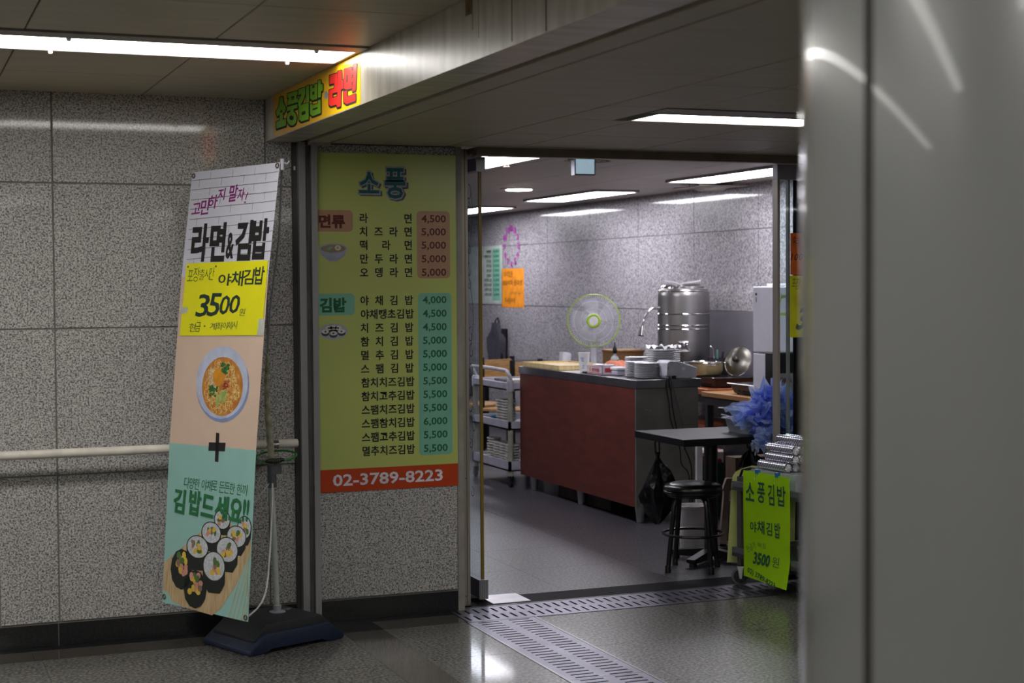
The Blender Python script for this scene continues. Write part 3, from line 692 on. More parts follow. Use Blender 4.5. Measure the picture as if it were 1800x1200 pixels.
B().tube([TRr+Vector((.005, 0, 0)), TRr+Vector((.02, -.004, -.006)), TRr+Vector((.028, -.004, .006))], .003, 6).out('hook', M['pale_grey'], ts)

# banner with its print
tb = thing('banner', 'tall printed banner with noodle bowl and gimbap rolls leaning before the wall', 'banner', tuple((BL+BR)/2))
def zone(cs, name, m, d=0.0, th=.0012, par=None, **k):
    b = B(); q = [bz(*c) for c in cs]
    b.prism(q, lambda p: pl_b.pt(p[0], p[1], d-th), lambda p: pl_b.pt(p[0], p[1], d)); return b.out(name, m, par or tb, **k)
zone([(338, 303), (492, 285), (463, 560), (318, 500)][0:2]+[(471, 487), (319, 487)], 'brick_print_field', mat('white_banner_vinyl', 'c9cad6', .35, var=.02))
zone([(319, 487), (471, 487), (450, 791), (298, 778)], 'peach_field', mat('peach_vinyl', 'd2b8a4', .35, var=.02))
zone([(298, 778), (450, 791), (436, 1093), (285, 1058)], 'mint_field', mat('mint_vinyl', '8fbcb4', .35, var=.02))
# printed brick joints
b = B()
def edge(y): # x of left and right edge at picture height y
    return 338-(y-303)*.0702, 492-(y-285)*.0693
r0 = 0
yb = [303, 313.5, 330, 347.5, 364, 382, 399.5, 417, 435, 452, 470, 486]
for i, y in enumerate(yb):
    xl, xr = edge(y)
    if i: ribbon(b, pl_b, [bz(xl+1, y+4), bz(xl+40, y+0), bz(xl+80, y-4), bz(xr-22, y-9), bz(xr-1, y-12)], .0028, .0006)
    if i < len(yb)-1:
        for k in range(5):
            x = xl+(14 if i % 2 else 33)+39*k
            if x < xr-4:
                yo = -(x-xl)*.105
                ribbon(b, pl_b, [bz(x, y+yo+3), bz(x-1.5, y+yo+17)], .0022, .0006)
b.out('brick_pattern', mat('grey_joint_print', '7c7a7c', .5), tb)
b = B()
for ch, x0, y0, x1, y1 in (('고', 338, 357, 353, 376), ('민', 353, 350, 368, 377), ('하', 366, 343, 383, 367), ('지', 383, 331, 396, 352), ('말', 403, 325, 418, 354), ('자', 418, 331, 430, 352), ('!', 430, 338, 437, 357)):
    if ch == '!': ribbon(b, pl_b, [bz(436.5, 338), bz(433.5, 345), bz(432, 351)], .006, .0012); ellpx(b, pl_b, 431, 355.5, 1.5, 1.6, d=.0012, n=8)
    else: fitpx(b, pl_b, ch, x0, y0, x1, y1, shear=.25, off=.02, rot=.06)
b.out('slogan', mat('magenta_print', '8c2a78', .5), tb)
b = B()
for ch, x0, y0, x1, y1 in (('라', 337, 393, 367, 460), ('면', 369, 391, 397, 460), ('&', 398, 408, 412, 455), ('김', 414, 387, 443, 458), ('밥', 443, 384, 472, 456)):
    fitpx(b, pl_b, ch, x0, y0, x1, y1, shear=.07, off=.04 if ch != '&' else .03, d=.0012)
b.out('headline', M['ink'], tb)
# noodle bowl
b = B(); ellpx(b, pl_b, 391, 677, 47.5, 65, d=.0008, rot=.05); b.out('bowl_rim_print', mat('bowl_blue', '7e90bc', .4), tb)
b = B(); ellpx(b, pl_b, 390, 672, 46.5, 64, d=.0011, rot=.05); b.out('bowl_inside_print', mat('bowl_pale', 'b4bcd2', .4), tb)
b = B(); ellpx(b, pl_b, 391, 679, 36.5, 52, d=.0014, rot=.05); b.out('broth_print', mat('broth', 'c8883a', .4, c2='b06a20', scale=30), tb)
b = B(); random.seed(5)
c0 = bz(391, 680); e0 = abs(bz(391+30, 680)[0]-c0[0]); f0 = abs(bz(391, 680-46)[1]-c0[1])
for k in range(260):
    a = random.uniform(0, 2*PI); q = math.sqrt(random.uniform(.05, 1)); u = c0[0]+e0*q*math.cos(a); v = c0[1]+f0*q*math.sin(a)
    r = random.uniform(.006, .014); a0 = random.uniform(0, 2*PI); sp = random.uniform(1.5, 4.2)
    ribbon(b, pl_b, [(u+r*math.cos(a0+sp*i/7), v+r*1.1*math.sin(a0+sp*i/7)) for i in range(8)], .0032, .0016+k*.000002)
b.out('noodle_print', mat('noodle', 'e4cc8c', .4, c2='cfa352', scale=60), tb)
b = B(); ellpx(b, pl_b, 385.5, 662, 10.5, 15, d=.0024); b.out('yolk_print', mat('banner_yolk', 'dc9a1c', .35, c2='c47a14', scale=14), tb)
b = B()
for k in range(7): ribbon(b, pl_b, [bz(371+k*1.4, 646+k*.6), bz(368+k*1.5, 662), bz(370+k*1.8, 678+k)], .0018, .0022)
b.out('sprout_print', mat('sprout', 'd8d4c0', .4), tb)
b = B(); random.seed(8)
for k in range(26): ellpx(b, pl_b, 396+random.uniform(-5, 6), 647+random.uniform(-9, 9), 3, 2.5, d=.0022+k*1e-5, n=8)
for k in range(22): ellpx(b, pl_b, 376+random.uniform(-7, 8), 686+random.uniform(-8, 10), 2, 2.5, d=.0022+k*1e-5, n=8)
b.out('green_herb_print', mat('herb', '3c7a34', .5, c2='1f4a20', scale=60), tb)
b = B()
for k in range(9): ribbon(b, pl_b, [bz(391+random.uniform(0, 14), 673+random.uniform(-5, 12)) for i in range(4)], .003, .0022+k*1e-5)
b.out('chilli_print', mat('chilli', 'a02a20', .4), tb)
b = B()
for x, y, rt in ((383, 703, .05), (390, 697, .1), (396, 695, -.05)): ellpx(b, pl_b, x, y, 3.2, 12, d=.0026, rot=rt)
b.out('leek_print', mat('leek', 'b4bc6c', .4, c2='88a050', scale=50), tb)
b = B()
for (x0, y0, x1, y1) in ((379, 760, 385, 811), (367.5, 777, 396, 792)):
    poly(b, pl_b, [bz(x0+1 if y1-y0 > 30 else x0, y0), bz(x1+1, y0+1), bz(x1-1, y1+1), bz(x0-1, y1)], .0010)
b.out('plus_print', M['ink'], tb)
gp = mat('banner_green', '1c6a3c', .5)
b = B(); x = 324
wds = ['다', '양', '한', ' ', '야', '채', '로', ' ', '든', '든', '한', ' ', '한', '끼']
for ch in wds:
    if ch == ' ': x += 3.5; continue
    yo = (x-324)*.13; fitpx(b, pl_b, ch, x, 838+yo, x+9.3, 858+yo-(3 if ch in '로' else 0), off=.0, shear=.12); x += 9.1
b.out('small_text', gp, tb)
b = B()
for ch, x0, y0, x1, y1 in (('김', 306, 858, 326, 902), ('밥', 333, 861, 354, 906), ('드', 355, 869, 377, 909), ('세', 379, 870, 402, 913), ('요', 404, 875, 427, 917), ('!', 427.5, 876, 432, 917), ('!', 434, 877, 438, 917)):
    fitpx(b, pl_b, ch, x0, y0, x1, y1, shear=.02, off=.03 if ch != '!' else .02, d=.0034, rot=-.06)
b.out('headline', gp, tb)
# board and rolls (printed)
b = B(); poly(b, pl_b, [bz(*c) for c in ((289, 988), (374, 917), (400, 915), (441, 950), (440, 975), (414, 1030), (388, 1070), (373, 1081), (322, 1066), (303, 1056), (296, 1042), (287, 1036))], .0008); b.out('board_print', mat('board', 'c4ac86', .45, c2='ab9068', stretch=(4, 40, 4), scale=3), tb)
b = B()
for k in range(5): ribbon(b, pl_b, [bz(441-k*1.5, 965+k*14), bz(421+k*4, 1020+k*9), bz(402+k*7, 1085+k*1.5)], .005, .0009)
b.out('mat_print', mat('bamboo_print', 'b8ac88', .5), tb)
sea, rice = mat('seaweed_banner', '1b211c', .5), mat('rice_print', 'c4c8cc', .5, c2='a8acb4', scale=90)
bs, br, bf = B(), B(), [B() for _ in range(4)]
random.seed(11)
rolls = [(391, 913, 14, 17, 20), (430, 927, 12, 20, 24), (416, 943, 17, 19, 26), (372, 936, 17, 19, 26), (400, 966, 19, 22, 32), (348, 961, 19, 20, 34), (377, 995, 19.5, 26, 40)]
for i, (x, y, rx, ry, h) in enumerate(rolls):
    d = .0010+.0003*i
    poly(bs, pl_b, [bz(*c) for c in ((x-rx, y), (x+rx, y+3), (x+rx-1, y+h*.8), (x+rx*.5, y+h+8), (x-rx*.5, y+h+6), (x-rx, y+h*.7))], d)
    ellpx(bs, pl_b, x, y, rx+.8, ry+.8, d=d+.0001); ellpx(br, pl_b, x, y, rx-.8, ry-1, d=d+.00015)
    for k in range(9):
        ellpx(bf[k % 4], pl_b, x+random.uniform(-.42, .42)*rx, y+random.uniform(-.42, .42)*ry, rx*.24, ry*.22, d=d+.00018+k*5e-6, n=7, rot=random.uniform(0, 3))
for (x, y, rx, ry) in ((320, 1000, 19, 36), (344, 1035, 20, 34)):
    poly(bs, pl_b, [bz(x+rx*math.cos(a*PI/6), y+ry*math.sin(a*PI/6)) for a in range(12)], .0034)
    for k in range(16): ellpx(bf[(0, 1, 0, 2, 1, 3)[k % 6]], pl_b, x+random.uniform(-.5, .5)*rx, y-ry*.62+random.uniform(-.1, 1.0)*ry*.85, 4.2, 6, d=.0036+k*1e-5, n=7, rot=random.uniform(0, 3))
bs.out('seaweed_print', sea, tb); br.out('rice_print', rice, tb)
for bb_, (n_, c) in zip(bf, (('egg_filling_print', 'd0b040'), ('ham_filling_print', 'c48878'), ('beef_filling_print', '7c6850'), ('greens_filling_print', '4a6a34'))): bb_.out(n_, mat(n_, c, .5), tb)
b = B()
for c in ((341, 309), (488, 291), (289, 1048), (432, 1085)):
    u, v = bz(*c); Mx = Matrix.Translation(pl_b.pt(u, v, .002)) @ Matrix((pl_b.U, pl_b.V, pl_b.N)).transposed().to_4x4(); b.torus(.009, .003, Mx, 16, 6)
b.out('eyelet', mat('rusty_eyelet', '6a5a50', .5, metal=.6), tb)
# fluorescent paper taped on the banner
tp = thing('yellow_price_paper', 'fluorescent yellow handwritten price paper taped on the banner', 'notice', tuple(pl_b.pt(.3, 1.3, 0)))
b = B(); q = [bz(*c) for c in ((329, 463), (472, 457.5), (461, 589), (317, 590))]
b.prism(q, lambda p: pl_b.pt(p[0], p[1], .0018), lambda p: pl_b.pt(p[0], p[1], .0032)); b.out('paper', mat('fluo_paper', 'e6e200', .45, var=.03, bump=.1, scale=6), tp)
b = B()
for ch, x0, y0, x1, y1 in (('포', 331, 475, 341, 494), ('장', 341, 470, 352, 495), ('출', 352, 473, 361, 492), ('시', 361, 472, 370, 491), ('간', 369, 470, 378, 492)):
    fitpx(b, pl_b, ch, x0, y0, x1, y1, off=-.01, shear=.15, d=.0042)
for ch, x0, y0, x1, y1 in (('현', 334, 568, 345, 583), ('금', 345, 566, 354, 583), ('계', 370, 567, 382, 580), ('좌', 382, 566, 393, 580), ('이', 393, 566, 401, 579), ('체', 401, 565, 410, 579), ('시', 410, 564, 418, 578), ('원', 422, 542, 432, 555)):
    fitpx(b, pl_b, ch, x0, y0, x1, y1, off=-.005, shear=.2, d=.0042)
ellpx(b, pl_b, 332, 469, 1.6, 1.6, d=.0042, n=8); ellpx(b, pl_b, 381, 468, 1.6, 1.6, d=.0042, n=8); ellpx(b, pl_b, 361, 573, 1.4, 1.4, d=.0042, n=8)
b.out('thin_handwriting', mat('dark_green_ink', '1c4638', .6), tp)
b = B()
for ch, x0, y0, x1, y1 in (('야', 385, 481, 408, 502), ('채', 408, 476, 429, 503), ('김', 429, 473, 448, 500), ('밥', 449, 468, 466, 500)): fitpx(b, pl_b, ch, x0, y0, x1, y1, off=.015, shear=.12, d=.0042)
for ch, x0, y0, x1, y1 in (('3', 348, 517, 369, 557), ('5', 368, 515, 389, 556), ('0', 388, 519, 405, 553), ('0', 405, 518, 423, 551)): fitpx(b, pl_b, ch, x0, y0, x1, y1, off=.012, shear=.28, d=.0042)
b.out('bold_handwriting', mat('marker_ink', '16302c', .6), tp)
for (c) in (((319, 540), (331, 540), (330, 550), (318, 551)), ((456, 560), (466, 560), (465, 590), (453, 590))):
    b = B(); q = [bz(*k) for k in c]; b.prism(q, lambda p: pl_b.pt(p[0], p[1], .0033), lambda p: pl_b.pt(p[0], p[1], .0037)); b.out('tape', M['clearplastic'], tp)

# cable lock
t = thing('cable_lock', 'green cable lock looped round the banner pole and handrail bracket', 'lock', (1.59, 6.9, .79))
pts = []
for k in range(25):
    a = 2*PI*k/24; pts.append((1.588+.09*math.cos(a), 6.875+.095*math.sin(a), .797+.012*math.sin(a)+.008*math.cos(a)))
B().tube(pts, .0042, 8, caps=False).out('cable', mat('green_cable', '148c2c', .25), t, smooth=True)
B().tube([(1.518, 6.778, .786), (1.536, 6.776, .787), (1.582, 6.774, .789), (1.60, 6.778, .792)], .01, 10, rs=[.006, .01, .01, .006]).out('barrel', M['blackgloss'], t, smooth=True)
b = B()
for k in range(4): b.tube([(1.548+k*.009, 6.7755, .7875), (1.5525+k*.009, 6.7755, .7876)], .0125, 10)
b.out('number_wheel', mat('grey_wheel', '4c4c3c', .4), t)

# ------------------------------------------------------------------ round column on the right
colm = mat('glossy_grey_column', '70716f', .2, var=.03, scale=2, coat=.3)
CC = Vector((math.sin(math.radians(45.3)), math.cos(math.radians(45.3)), 0))*1.75
o = B().lathe([(.405, 0), (.405, ZA-.002)], (CC.x, CC.y, 0.001), 96).out('column', colm, None, smooth=True, loc=(CC.x, CC.y, 0))
t = o; tag(o, 'large round glossy grey clad column in the foreground with a dark vertical seam', 'column'); TM[o.name] = Matrix.Translation((CC.x, CC.y, 0))
az = math.radians(21.566+math.degrees(math.atan((1527-900)/F_PX)))
d_ = Vector((math.sin(az), math.cos(az), 0)); pr_ = CC.dot(d_); h2 = (CC-d_*pr_).length; hit = d_*(pr_-math.sqrt(.405**2-h2*h2))
nn = (hit-CC).normalized(); tg = Vector((-nn.y, nn.x, 0)); Mx = Matrix.Translation((hit.x, hit.y, 0)) @ Matrix((tg, nn, Vector((0, 0, 1)))).transposed().to_4x4()
B().box(-.0058, .0058, -.004, .0008, .002, ZA-.003, M=Mx).out('seam', mat('seam_filler', '262322', .8, spec=.2), t)
# ================================================================== things in the shop
# ------------------------------------------------------------------ counter
t = thing('counter', 'long stainless counter with reddish wood front panel and steel end', 'counter', (4.69, 10.1, 0))
CX0, CX1, CY0, CY1 = 4.46, 4.915, 9.13, 11.13
B().box(CX0-.004, CX1+.018, CY0-.012, CY1+.01, .875, .93).bevel(.003, 2).out('worktop', M['steel_h'], t)
B().box(CX0, CX0+.02, CY0+.012, CY1-.005, .108, .875).out('front_panel', M['redwood'], t)
B().box(CX0+.002, CX1, CY0, CY0+.012, .108, .875).out('end_panel', mat('scratched_steel', '8c8b84', .5, metal=.55, var=.16, scale=4, detail=6, bump=.03), t)
B().box(CX0+.002, CX1, CY1-.012, CY1, .108, .875).out('end_panel', M['steel_h'], t)
B().box(CX1-.012, CX1, CY0+.012, CY1-.012, .5, .875).out('rear_panel', M['steel_h'], t)
B().box(CX0+.02, CX1-.012, CY0+.012, CY1-.012, .108, .12).out('bottom_shelf', M['steel_h'], t)
for x_, y_ in ((4.52, 9.19), (4.52, 10.12), (4.52, 10.98), (4.87, 9.19), (4.87, 10.12), (4.87, 10.98)):
    B().lathe([(.022, .002), (.024, .01), (.034, .11)], (x_, y_, 0), 14).out('leg', M['steel'], t, smooth=True)
b = B()
for x_, z_ in ((4.53, .735), (4.56, .728), (4.66, .36), (4.72, .50), (4.79, .48)): b.box(x_, x_+.012 if z_ > .6 else x_+.025, CY0-.0015, CY0, z_, z_+(.004 if z_ > .6 else .018), )
b.out('scratch', M['pale_grey'], t)
o = B().box(4.55, 4.85, 9.7, 10.6, .002, .085).out('floor_box', mat('dark_box_card', '2a2420', .8, var=.5, scale=9), None, loc=(4.7, 10.1, 0)); tag(o, 'dark flat box pushed underneath the long counter', 'box')

# ------------------------------------------------------------------ things on the counter
ZT = .9305
t = thing('chopping_board', 'pale gold bamboo board tray lying on the far end of the counter', 'board', (4.72, 10.85, ZT))
B().box(4.48, 4.87, 10.42, 11.12, ZT, ZT+.022).bevel(.004, 2).out('board', mat('pale_bamboo', 'ecd8a0', .3, c2='d8bc80', stretch=(14, 2, 2), scale=6), t)
b = B(); b.box(4.48, 4.495, 10.42, 11.12, ZT+.022, ZT+.034); b.box(4.855, 4.87, 10.42, 11.12, ZT+.022, ZT+.034); b.box(4.495, 4.855, 11.105, 11.12, ZT+.022, ZT+.034); b.box(4.495, 4.855, 10.42, 10.435, ZT+.022, ZT+.034)
b.out('rim', bpy.data.materials['pale_bamboo'], t)
t = thing('paper_cup', 'tall white paper cup with faint blue print standing before the fan', 'cup', (4.543, 10.12, ZT))
cc = (4.543, 10.12, ZT)
B().lathe([(.029, 0), (.0405, .135), (.0435, .136), (.0435, .140), (.0395, .140), (.028, .004)], cc, 24).out('cup', mat('white_paper', 'e8e8e8', .5), t, smooth=True)
b = B(); blu = mat('blue_print', '7080b0', .5)
for z, a0, a1 in ((.10, 3.6, 4.3), (.088, 3.7, 4.25), (.078, 3.75, 4.3), (.045, 4.0, 4.3), (.03, 3.9, 4.3)):
    r = .029+.0115*z/.135+.0006
    g = [Vector((cc[0]+r*math.cos(a0+(a1-a0)*k/6), cc[1]+r*math.sin(a0+(a1-a0)*k/6), ZT+z)) for k in range(7)]
    for p, q in zip(g, g[1:]): b.face([p, q, q+Vector((0, 0, .005)), p+Vector((0, 0, .005))])
b.out('cup_print', blu, t)
o = B().box(4.50, 4.56, 10.01, 10.06, ZT, ZT+.012).bevel(.003, 1).out('pen_tray', M['blackgloss'], None, loc=(4.55, 10, ZT)); tag(o, 'small black flat tray at the foot of the paper cup', 'tray')
t = thing('cardboard_tray', 'open white carton with red lettering on its side', 'carton', (4.60, 9.8, ZT))
y0, y1, x0, x1 = 9.735, 9.985, 4.505, 4.64
b = B(); b.box(x0, x0+.003, y0, y1, ZT, ZT+.06); b.box(x1-.003, x1, y0, y1, ZT, ZT+.06); b.box(x0, x1, y0, y0+.003, ZT, ZT+.06); b.box(x0, x1, y1-.003, y1, ZT, ZT+.06); b.box(x0, x1, y0, y1, ZT, ZT+.003)
b.out('box', mat('carton_white', 'd8ccd4', .5), t)
pk = PL((x0-.0008, y1, ZT), (0, -1, 0), (0, 0, 1))
b = B(); fit(b, pk, '삼천구판촌물', .085, .018, .205, .045, off=.03); poly(b, pk, [(.005, .008), (.25, .008), (.25, .012), (.005, .012)]); poly(b, pk, [(.06, .052), (.25, .052), (.25, .054), (.06, .054)]); b.out('red_lettering', mat('red_print', 'b8303c', .5), t)
b = B(); poly(b, pk, [(.045, .02), (.065, .02), (.065, .046), (.045, .046)]); b.out('yellow_mark', mat('yellow_print', 'd8a820', .5), t)
pk2 = PL((x0, y0-.0008, ZT), (1, 0, 0), (0, 0, 1)); b = B(); poly(b, pk2, [(.02, .02), (.10, .02), (.10, .048), (.02, .048)]); b.out('red_mark', bpy.data.materials['red_print'], t)
t = thing('foil_tray', 'shallow aluminium foil tray sitting in the open white carton', 'foil tray', (4.60, 9.82, ZT+.055))
B().lathe([(.045, -.01), (.058, .012), (.064, .012), (.064, .014), (.056, .014), (.043, -.007)], (4.572, 9.86, ZT+.052), 20, sy=1.7).out('tray', M['foil'], t, smooth=True)
t = thing('plastic_tub', 'small clear plastic tub with lid on the counter beside the foil plates', 'tub', (4.57, 9.60, ZT))
B().box(4.558, 4.634, 9.61, 9.705, ZT+.002, ZT+.038).bevel(.008, 2).out('tub', mat('frosted_plastic', 'b8b8c8', .3), t)
B().box(4.552, 4.640, 9.604, 9.711, ZT+.038, ZT+.058).bevel(.006, 2).out('lid', M['white'], t)
# cloth
t = bpy.data.objects
b = B(); random.seed(4)
def cloth(u, v):
    a = u*2*PI; r = .095*(v**.8)*(1+.25*math.sin(3*a+1)+.12*math.sin(7*a)); h = .06*(1-v**2)*(1+.35*math.sin(5*a)*v)+.016*abs(math.sin(9*a+v*4))*v
    return Vector((4.82+r*1.0*math.cos(a), 10.17+r*1.35*math.sin(a), ZT+.0015+h*1.15))
b.grid(cloth, 40, 8); bmesh.ops.remove_doubles(b.bm, verts=b.bm.verts[:], dist=1e-5)
o = b.out('dishcloth', mat('orange_cloth', 'd88468', .9, bump=.2, scale=80), None, smooth=True, loc=(4.82, 10.17, ZT)); tag(o, 'crumpled salmon orange dishcloth on the counter behind the white carton', 'cloth')
# plates wrapped in foil
def plate(label, grp):
    t = thing('foil_wrapped_plate', label, 'plate', (0, 0, 0), group=grp)
    B().lathe([(.045, .0), (.047, .002), (.064, .004), (.080, .0085), (.081, .0105), (.079, .0112), (.062, .006), (.045, .004)], (0, 0, 0), 26).out('plate', M['white'], t, smooth=True)
    random.seed(2)
    def ff(u, v):
        a = u*2*PI; r = .0800*(1-v*.98); z = .0118-.003*v
        return Vector(((r+.0016*math.sin(23*a)*(v < .3))*math.cos(a), (r+.0016*math.sin(23*a)*(v < .3))*math.sin(a), z+.0012*math.sin(a*17+v*9)*(1-v)))
    B().grid(ff, 40, 5).out('foil_cover', M['foil'], t)
    return t
P0 = plate('x', 'foil-wrapped plates stacked on the counter')
first = True
for (x_, y_, n, who, z0) in ((4.64, 9.475, 9, 'front stack beside the tub', 0), (4.624, 9.30, 9, 'front stack beside the terminal', 0), (4.83, 9.87, 10, 'stack behind the front ones', 0)):
    for k in range(n):
        lab = '%s foil-wrapped plate from the top, %s' % (ORD[n-1-k], who)
        loc = (x_+random.uniform(-.002, .002), y_+random.uniform(-.002, .002), ZT+.0112*k+z0)
        if first: P0.location = loc; P0['label'] = lab; P0.rotation_euler = (0, 0, 1); first = False
        else: dup(P0, loc, random.uniform(0, 6), lab)
pl_ = thing('foil_wrapped_platter', 'topmost large oval foil-wrapped platter at the back of the counter', 'platter', (4.87, 9.54, ZT+.10), group='large foil-wrapped platters on the counter')
B().lathe([(.07, 0), (.075, .002), (.118, .011), (.12, .014), (.115, .014), (.07, .004)], (4.87, 9.54, ZT+.10), 30, sy=.8).out('platter', M['white'], pl_, smooth=True)
def ff(u, v):
    a = u*2*PI; r = .117*(1-v*.97); z = .0125+.001*math.sin(11*a)*(1-v)-.003*v
    return Vector((4.87+r*math.cos(a), 9.54+r*.8*math.sin(a), ZT+.10+z))
B().grid(ff, 60, 7).out('foil_cover', M['foil'], pl_)
cr = B()
def cf(u, v):
    a = u*2*PI; r = .124*(1-v*.97); z = .017+.010*math.sin(11*a)*(1-v)+.007*math.sin(19*a+2)*(1-v)-.004*v+.005*math.sin(a*5+v*12)
    return Vector((r*math.cos(a), r*.8*math.sin(a), z))
cr.grid(cf, 70, 9)
o = cr.out('loose_foil', M['foil'], None, loc=(0, 0, 0)); o.location = (4.87, 9.54, ZT+.0145*12+.002); tag(o, 'crumpled loose foil sheet lying over the topmost oval platter on the counter', 'foil', kind=None)
pl_.location.z = ZT+.0145*11
for k in range(11): dup(pl_, (4.87, 9.54, ZT+.0145*k), None, '%s large oval foil-wrapped platter from the top, at the back of the counter' % ORD[11-k])
# card terminal
t = thing('card_terminal', 'pale grey card payment terminal with sloping top on the counter end', 'card terminal', (4.80, 9.24, ZT))
y0, y1 = 9.17, 9.33
pts = [(4.70, 0), (4.905, 0), (4.918, .055), (4.912, .068), (4.80, .10), (4.775, .112), (4.715, .115), (4.695, .10), (4.69, .02)]
y0, y1 = 9.14, 9.30
b = B(); b.prism(pts, lambda p: (p[0], y0, ZT+.003+p[1]), lambda p: (p[0], y1, ZT+.003+p[1])); b.bevel(.003, 1); b.out('body', mat('terminal_grey', 'c4c6ce', .4), t)
b = B(); b.box(4.80, 4.825, y0-.001, y0+.001, ZT+.055, ZT+.075); b.box(4.775, 4.79, y0-.001, y0+.001, ZT+.012, ZT+.017); b.out('marking', M['white'], t)
B().box(4.7, 4.703, y0-.001, y0+.001, ZT+.06, ZT+.08).out('button', M['black'], t)
b = B()
for k in range(4):
    for j in range(3): b.box(4.81+.024*k, 4.826+.024*k, 9.17+.04*j, 9.195+.04*j, ZT+.10-.0075*k, ZT+.1045-.0075*k)
b.out('keys', M['white'], t, label='white keys')['kind'] = 'stuff'
b = B(); b.box(4.70, 4.75, 9.122, 9.137, ZT+.0005, ZT+.022); b.out('plug', M['black'], t)
cb = [[(4.69, 9.135, ZT+.02), (4.695, 9.118, ZT+.012), (4.70, 9.108, .88), (4.715, 9.105, .75), (4.745, 9.10, .60), (4.80, 9.10, .48), (4.845, 9.10, .37), (4.85, 9.10, .25), (4.86, 9.11, .04)],
      [(4.70, 9.135, ZT+.02), (4.71, 9.118, ZT+.016), (4.725, 9.11, .87), (4.76, 9.105, .74), (4.80, 9.10, .58), (4.865, 9.10, .43), (4.88, 9.10, .30), (4.88, 9.11, .06)],
      [(4.68, 9.135, ZT+.02), (4.68, 9.118, ZT+.01), (4.675, 9.108, .86), (4.69, 9.105, .77), (4.70, 9.10, .66), (4.76, 9.10, .50), (4.775, 9.10, .38), (4.83, 9.10, .30), (4.84, 9.11, .05)]]
for i, p in enumerate(cb):
    o = B().tube(smooth_pts(p), .0042, 6).out('power_cord', M['black'] if i != 1 else mat('grey_cord', '5c5a58', .5), None, smooth=True, loc=(4.7, 9.1, .93))
    tag(o, ['black cord hanging from the terminal down the steel counter end, leftmost', 'grey cord looping down the steel counter end from the terminal', 'black cord hanging close beside the grey one on the counter end'][i], 'cord', 'cords on the counter end')

# ------------------------------------------------------------------ stand fan
t = thing('stand_fan', 'white stand fan with lime green rim and hub behind the counter', 'fan', (5.16, 11.31, 0))
FC = Vector((5.158, 11.30, 1.262)); fn = (Vector((0, 0, 1.30))-FC).normalized(); fn.z = 0; fn.normalize()
fx_ = Vector((0, 0, 1)).cross(fn).normalized(); MF = Matrix.Translation(FC) @ Matrix((fx_, Vector((0, 0, 1)), fn)).transposed().to_4x4()
lime = mat('lime_plastic', 'a4cc14', .35); cage = mat('white_wire', 'dcdce6', .4)
bl = mat('pale_fan_blade', 'd4d4e0', .3, alpha=.35)
B().torus(.206, .0045, MF, 56, 8).out('rim', lime, t, smooth=True)
b = B()
for k in range(96):
    a = 2*PI*k/96; b.tube([MF @ Vector((.045*math.cos(a), .045*math.sin(a), .045)), MF @ Vector((.12*math.cos(a+.12), .12*math.sin(a+.12), .045)), MF @ Vector((.18*math.cos(a+.2), .18*math.sin(a+.2), .034)), MF @ Vector((.205*math.cos(a+.22), .205*math.sin(a+.22), .004))], .0009, 4, caps=False)
b.out('front_guard', cage, t)['kind'] = 'stuff'
b = B()
for k in range(72):
    a = 2*PI*k/72; b.tube([MF @ Vector((.045*math.cos(a), .045*math.sin(a), -.055)), MF @ Vector((.18*math.cos(a), .18*math.sin(a), -.04)), MF @ Vector((.205*math.cos(a), .205*math.sin(a), -.004))], .0009, 4, caps=False)
b.out('rear_guard', cage, t)['kind'] = 'stuff'
for R_, z_ in ((.155, .040), (.10, .0455)): B().torus(R_, .0012, MF @ Matrix.Translation((0, 0, z_)), 48, 5).out('guard_ring', cage, t)
for k in range(5):
    a = 2*PI*k/5+.3
    def fb(u, v):
        r = .03+.145*u; th = a+(v-.5)*(.75+.25*math.sin(PI*u))+.25*u
        return MF @ Vector((r*math.cos(th), r*math.sin(th), -.012+.03*(v-.5)))
    B().grid(fb, 6, 5, th=.0015).out('blade', bl, t, smooth=True)
B().torus(.046, .009, MF @ Matrix.Translation((0, 0, .05)), 32, 8).out('hub_ring', lime, t, smooth=True)
B().lathe([(.038, 0), (.036, .006), (.0, .007)], M=MF @ Matrix.Translation((0, 0, .05)), n=24, cap1=False).out('hub_cap', M['white'], t, smooth=True)
B().lathe([(.001, -.17), (.045, -.16), (.056, -.12), (.05, -.06), (.03, -.055)], M=MF, n=20, sy=1.1).out('motor_housing', cage, t, smooth=True)
B().tube([FC-fn*.11+Vector((0, 0, -.03)), FC-fn*.11+Vector((0, 0, -.18))], .018, 12, rs=[.03, .018]).out('neck', cage, t, smooth=True)
pc = FC-fn*.11
B().tube([(pc.x, pc.y, .04), (pc.x, pc.y, 1.08)], .024, 14).out('pole', cage, t, smooth=True)
B().tube([(pc.x, pc.y, 1.08), (pc.x, pc.y, 1.095)], .027, 14).out('collar', lime, t, smooth=True)
B().lathe([(.17, .002), (.17, .02), (.03, .05)], (pc.x, pc.y, 0), 24).out('base', cage, t, smooth=True)

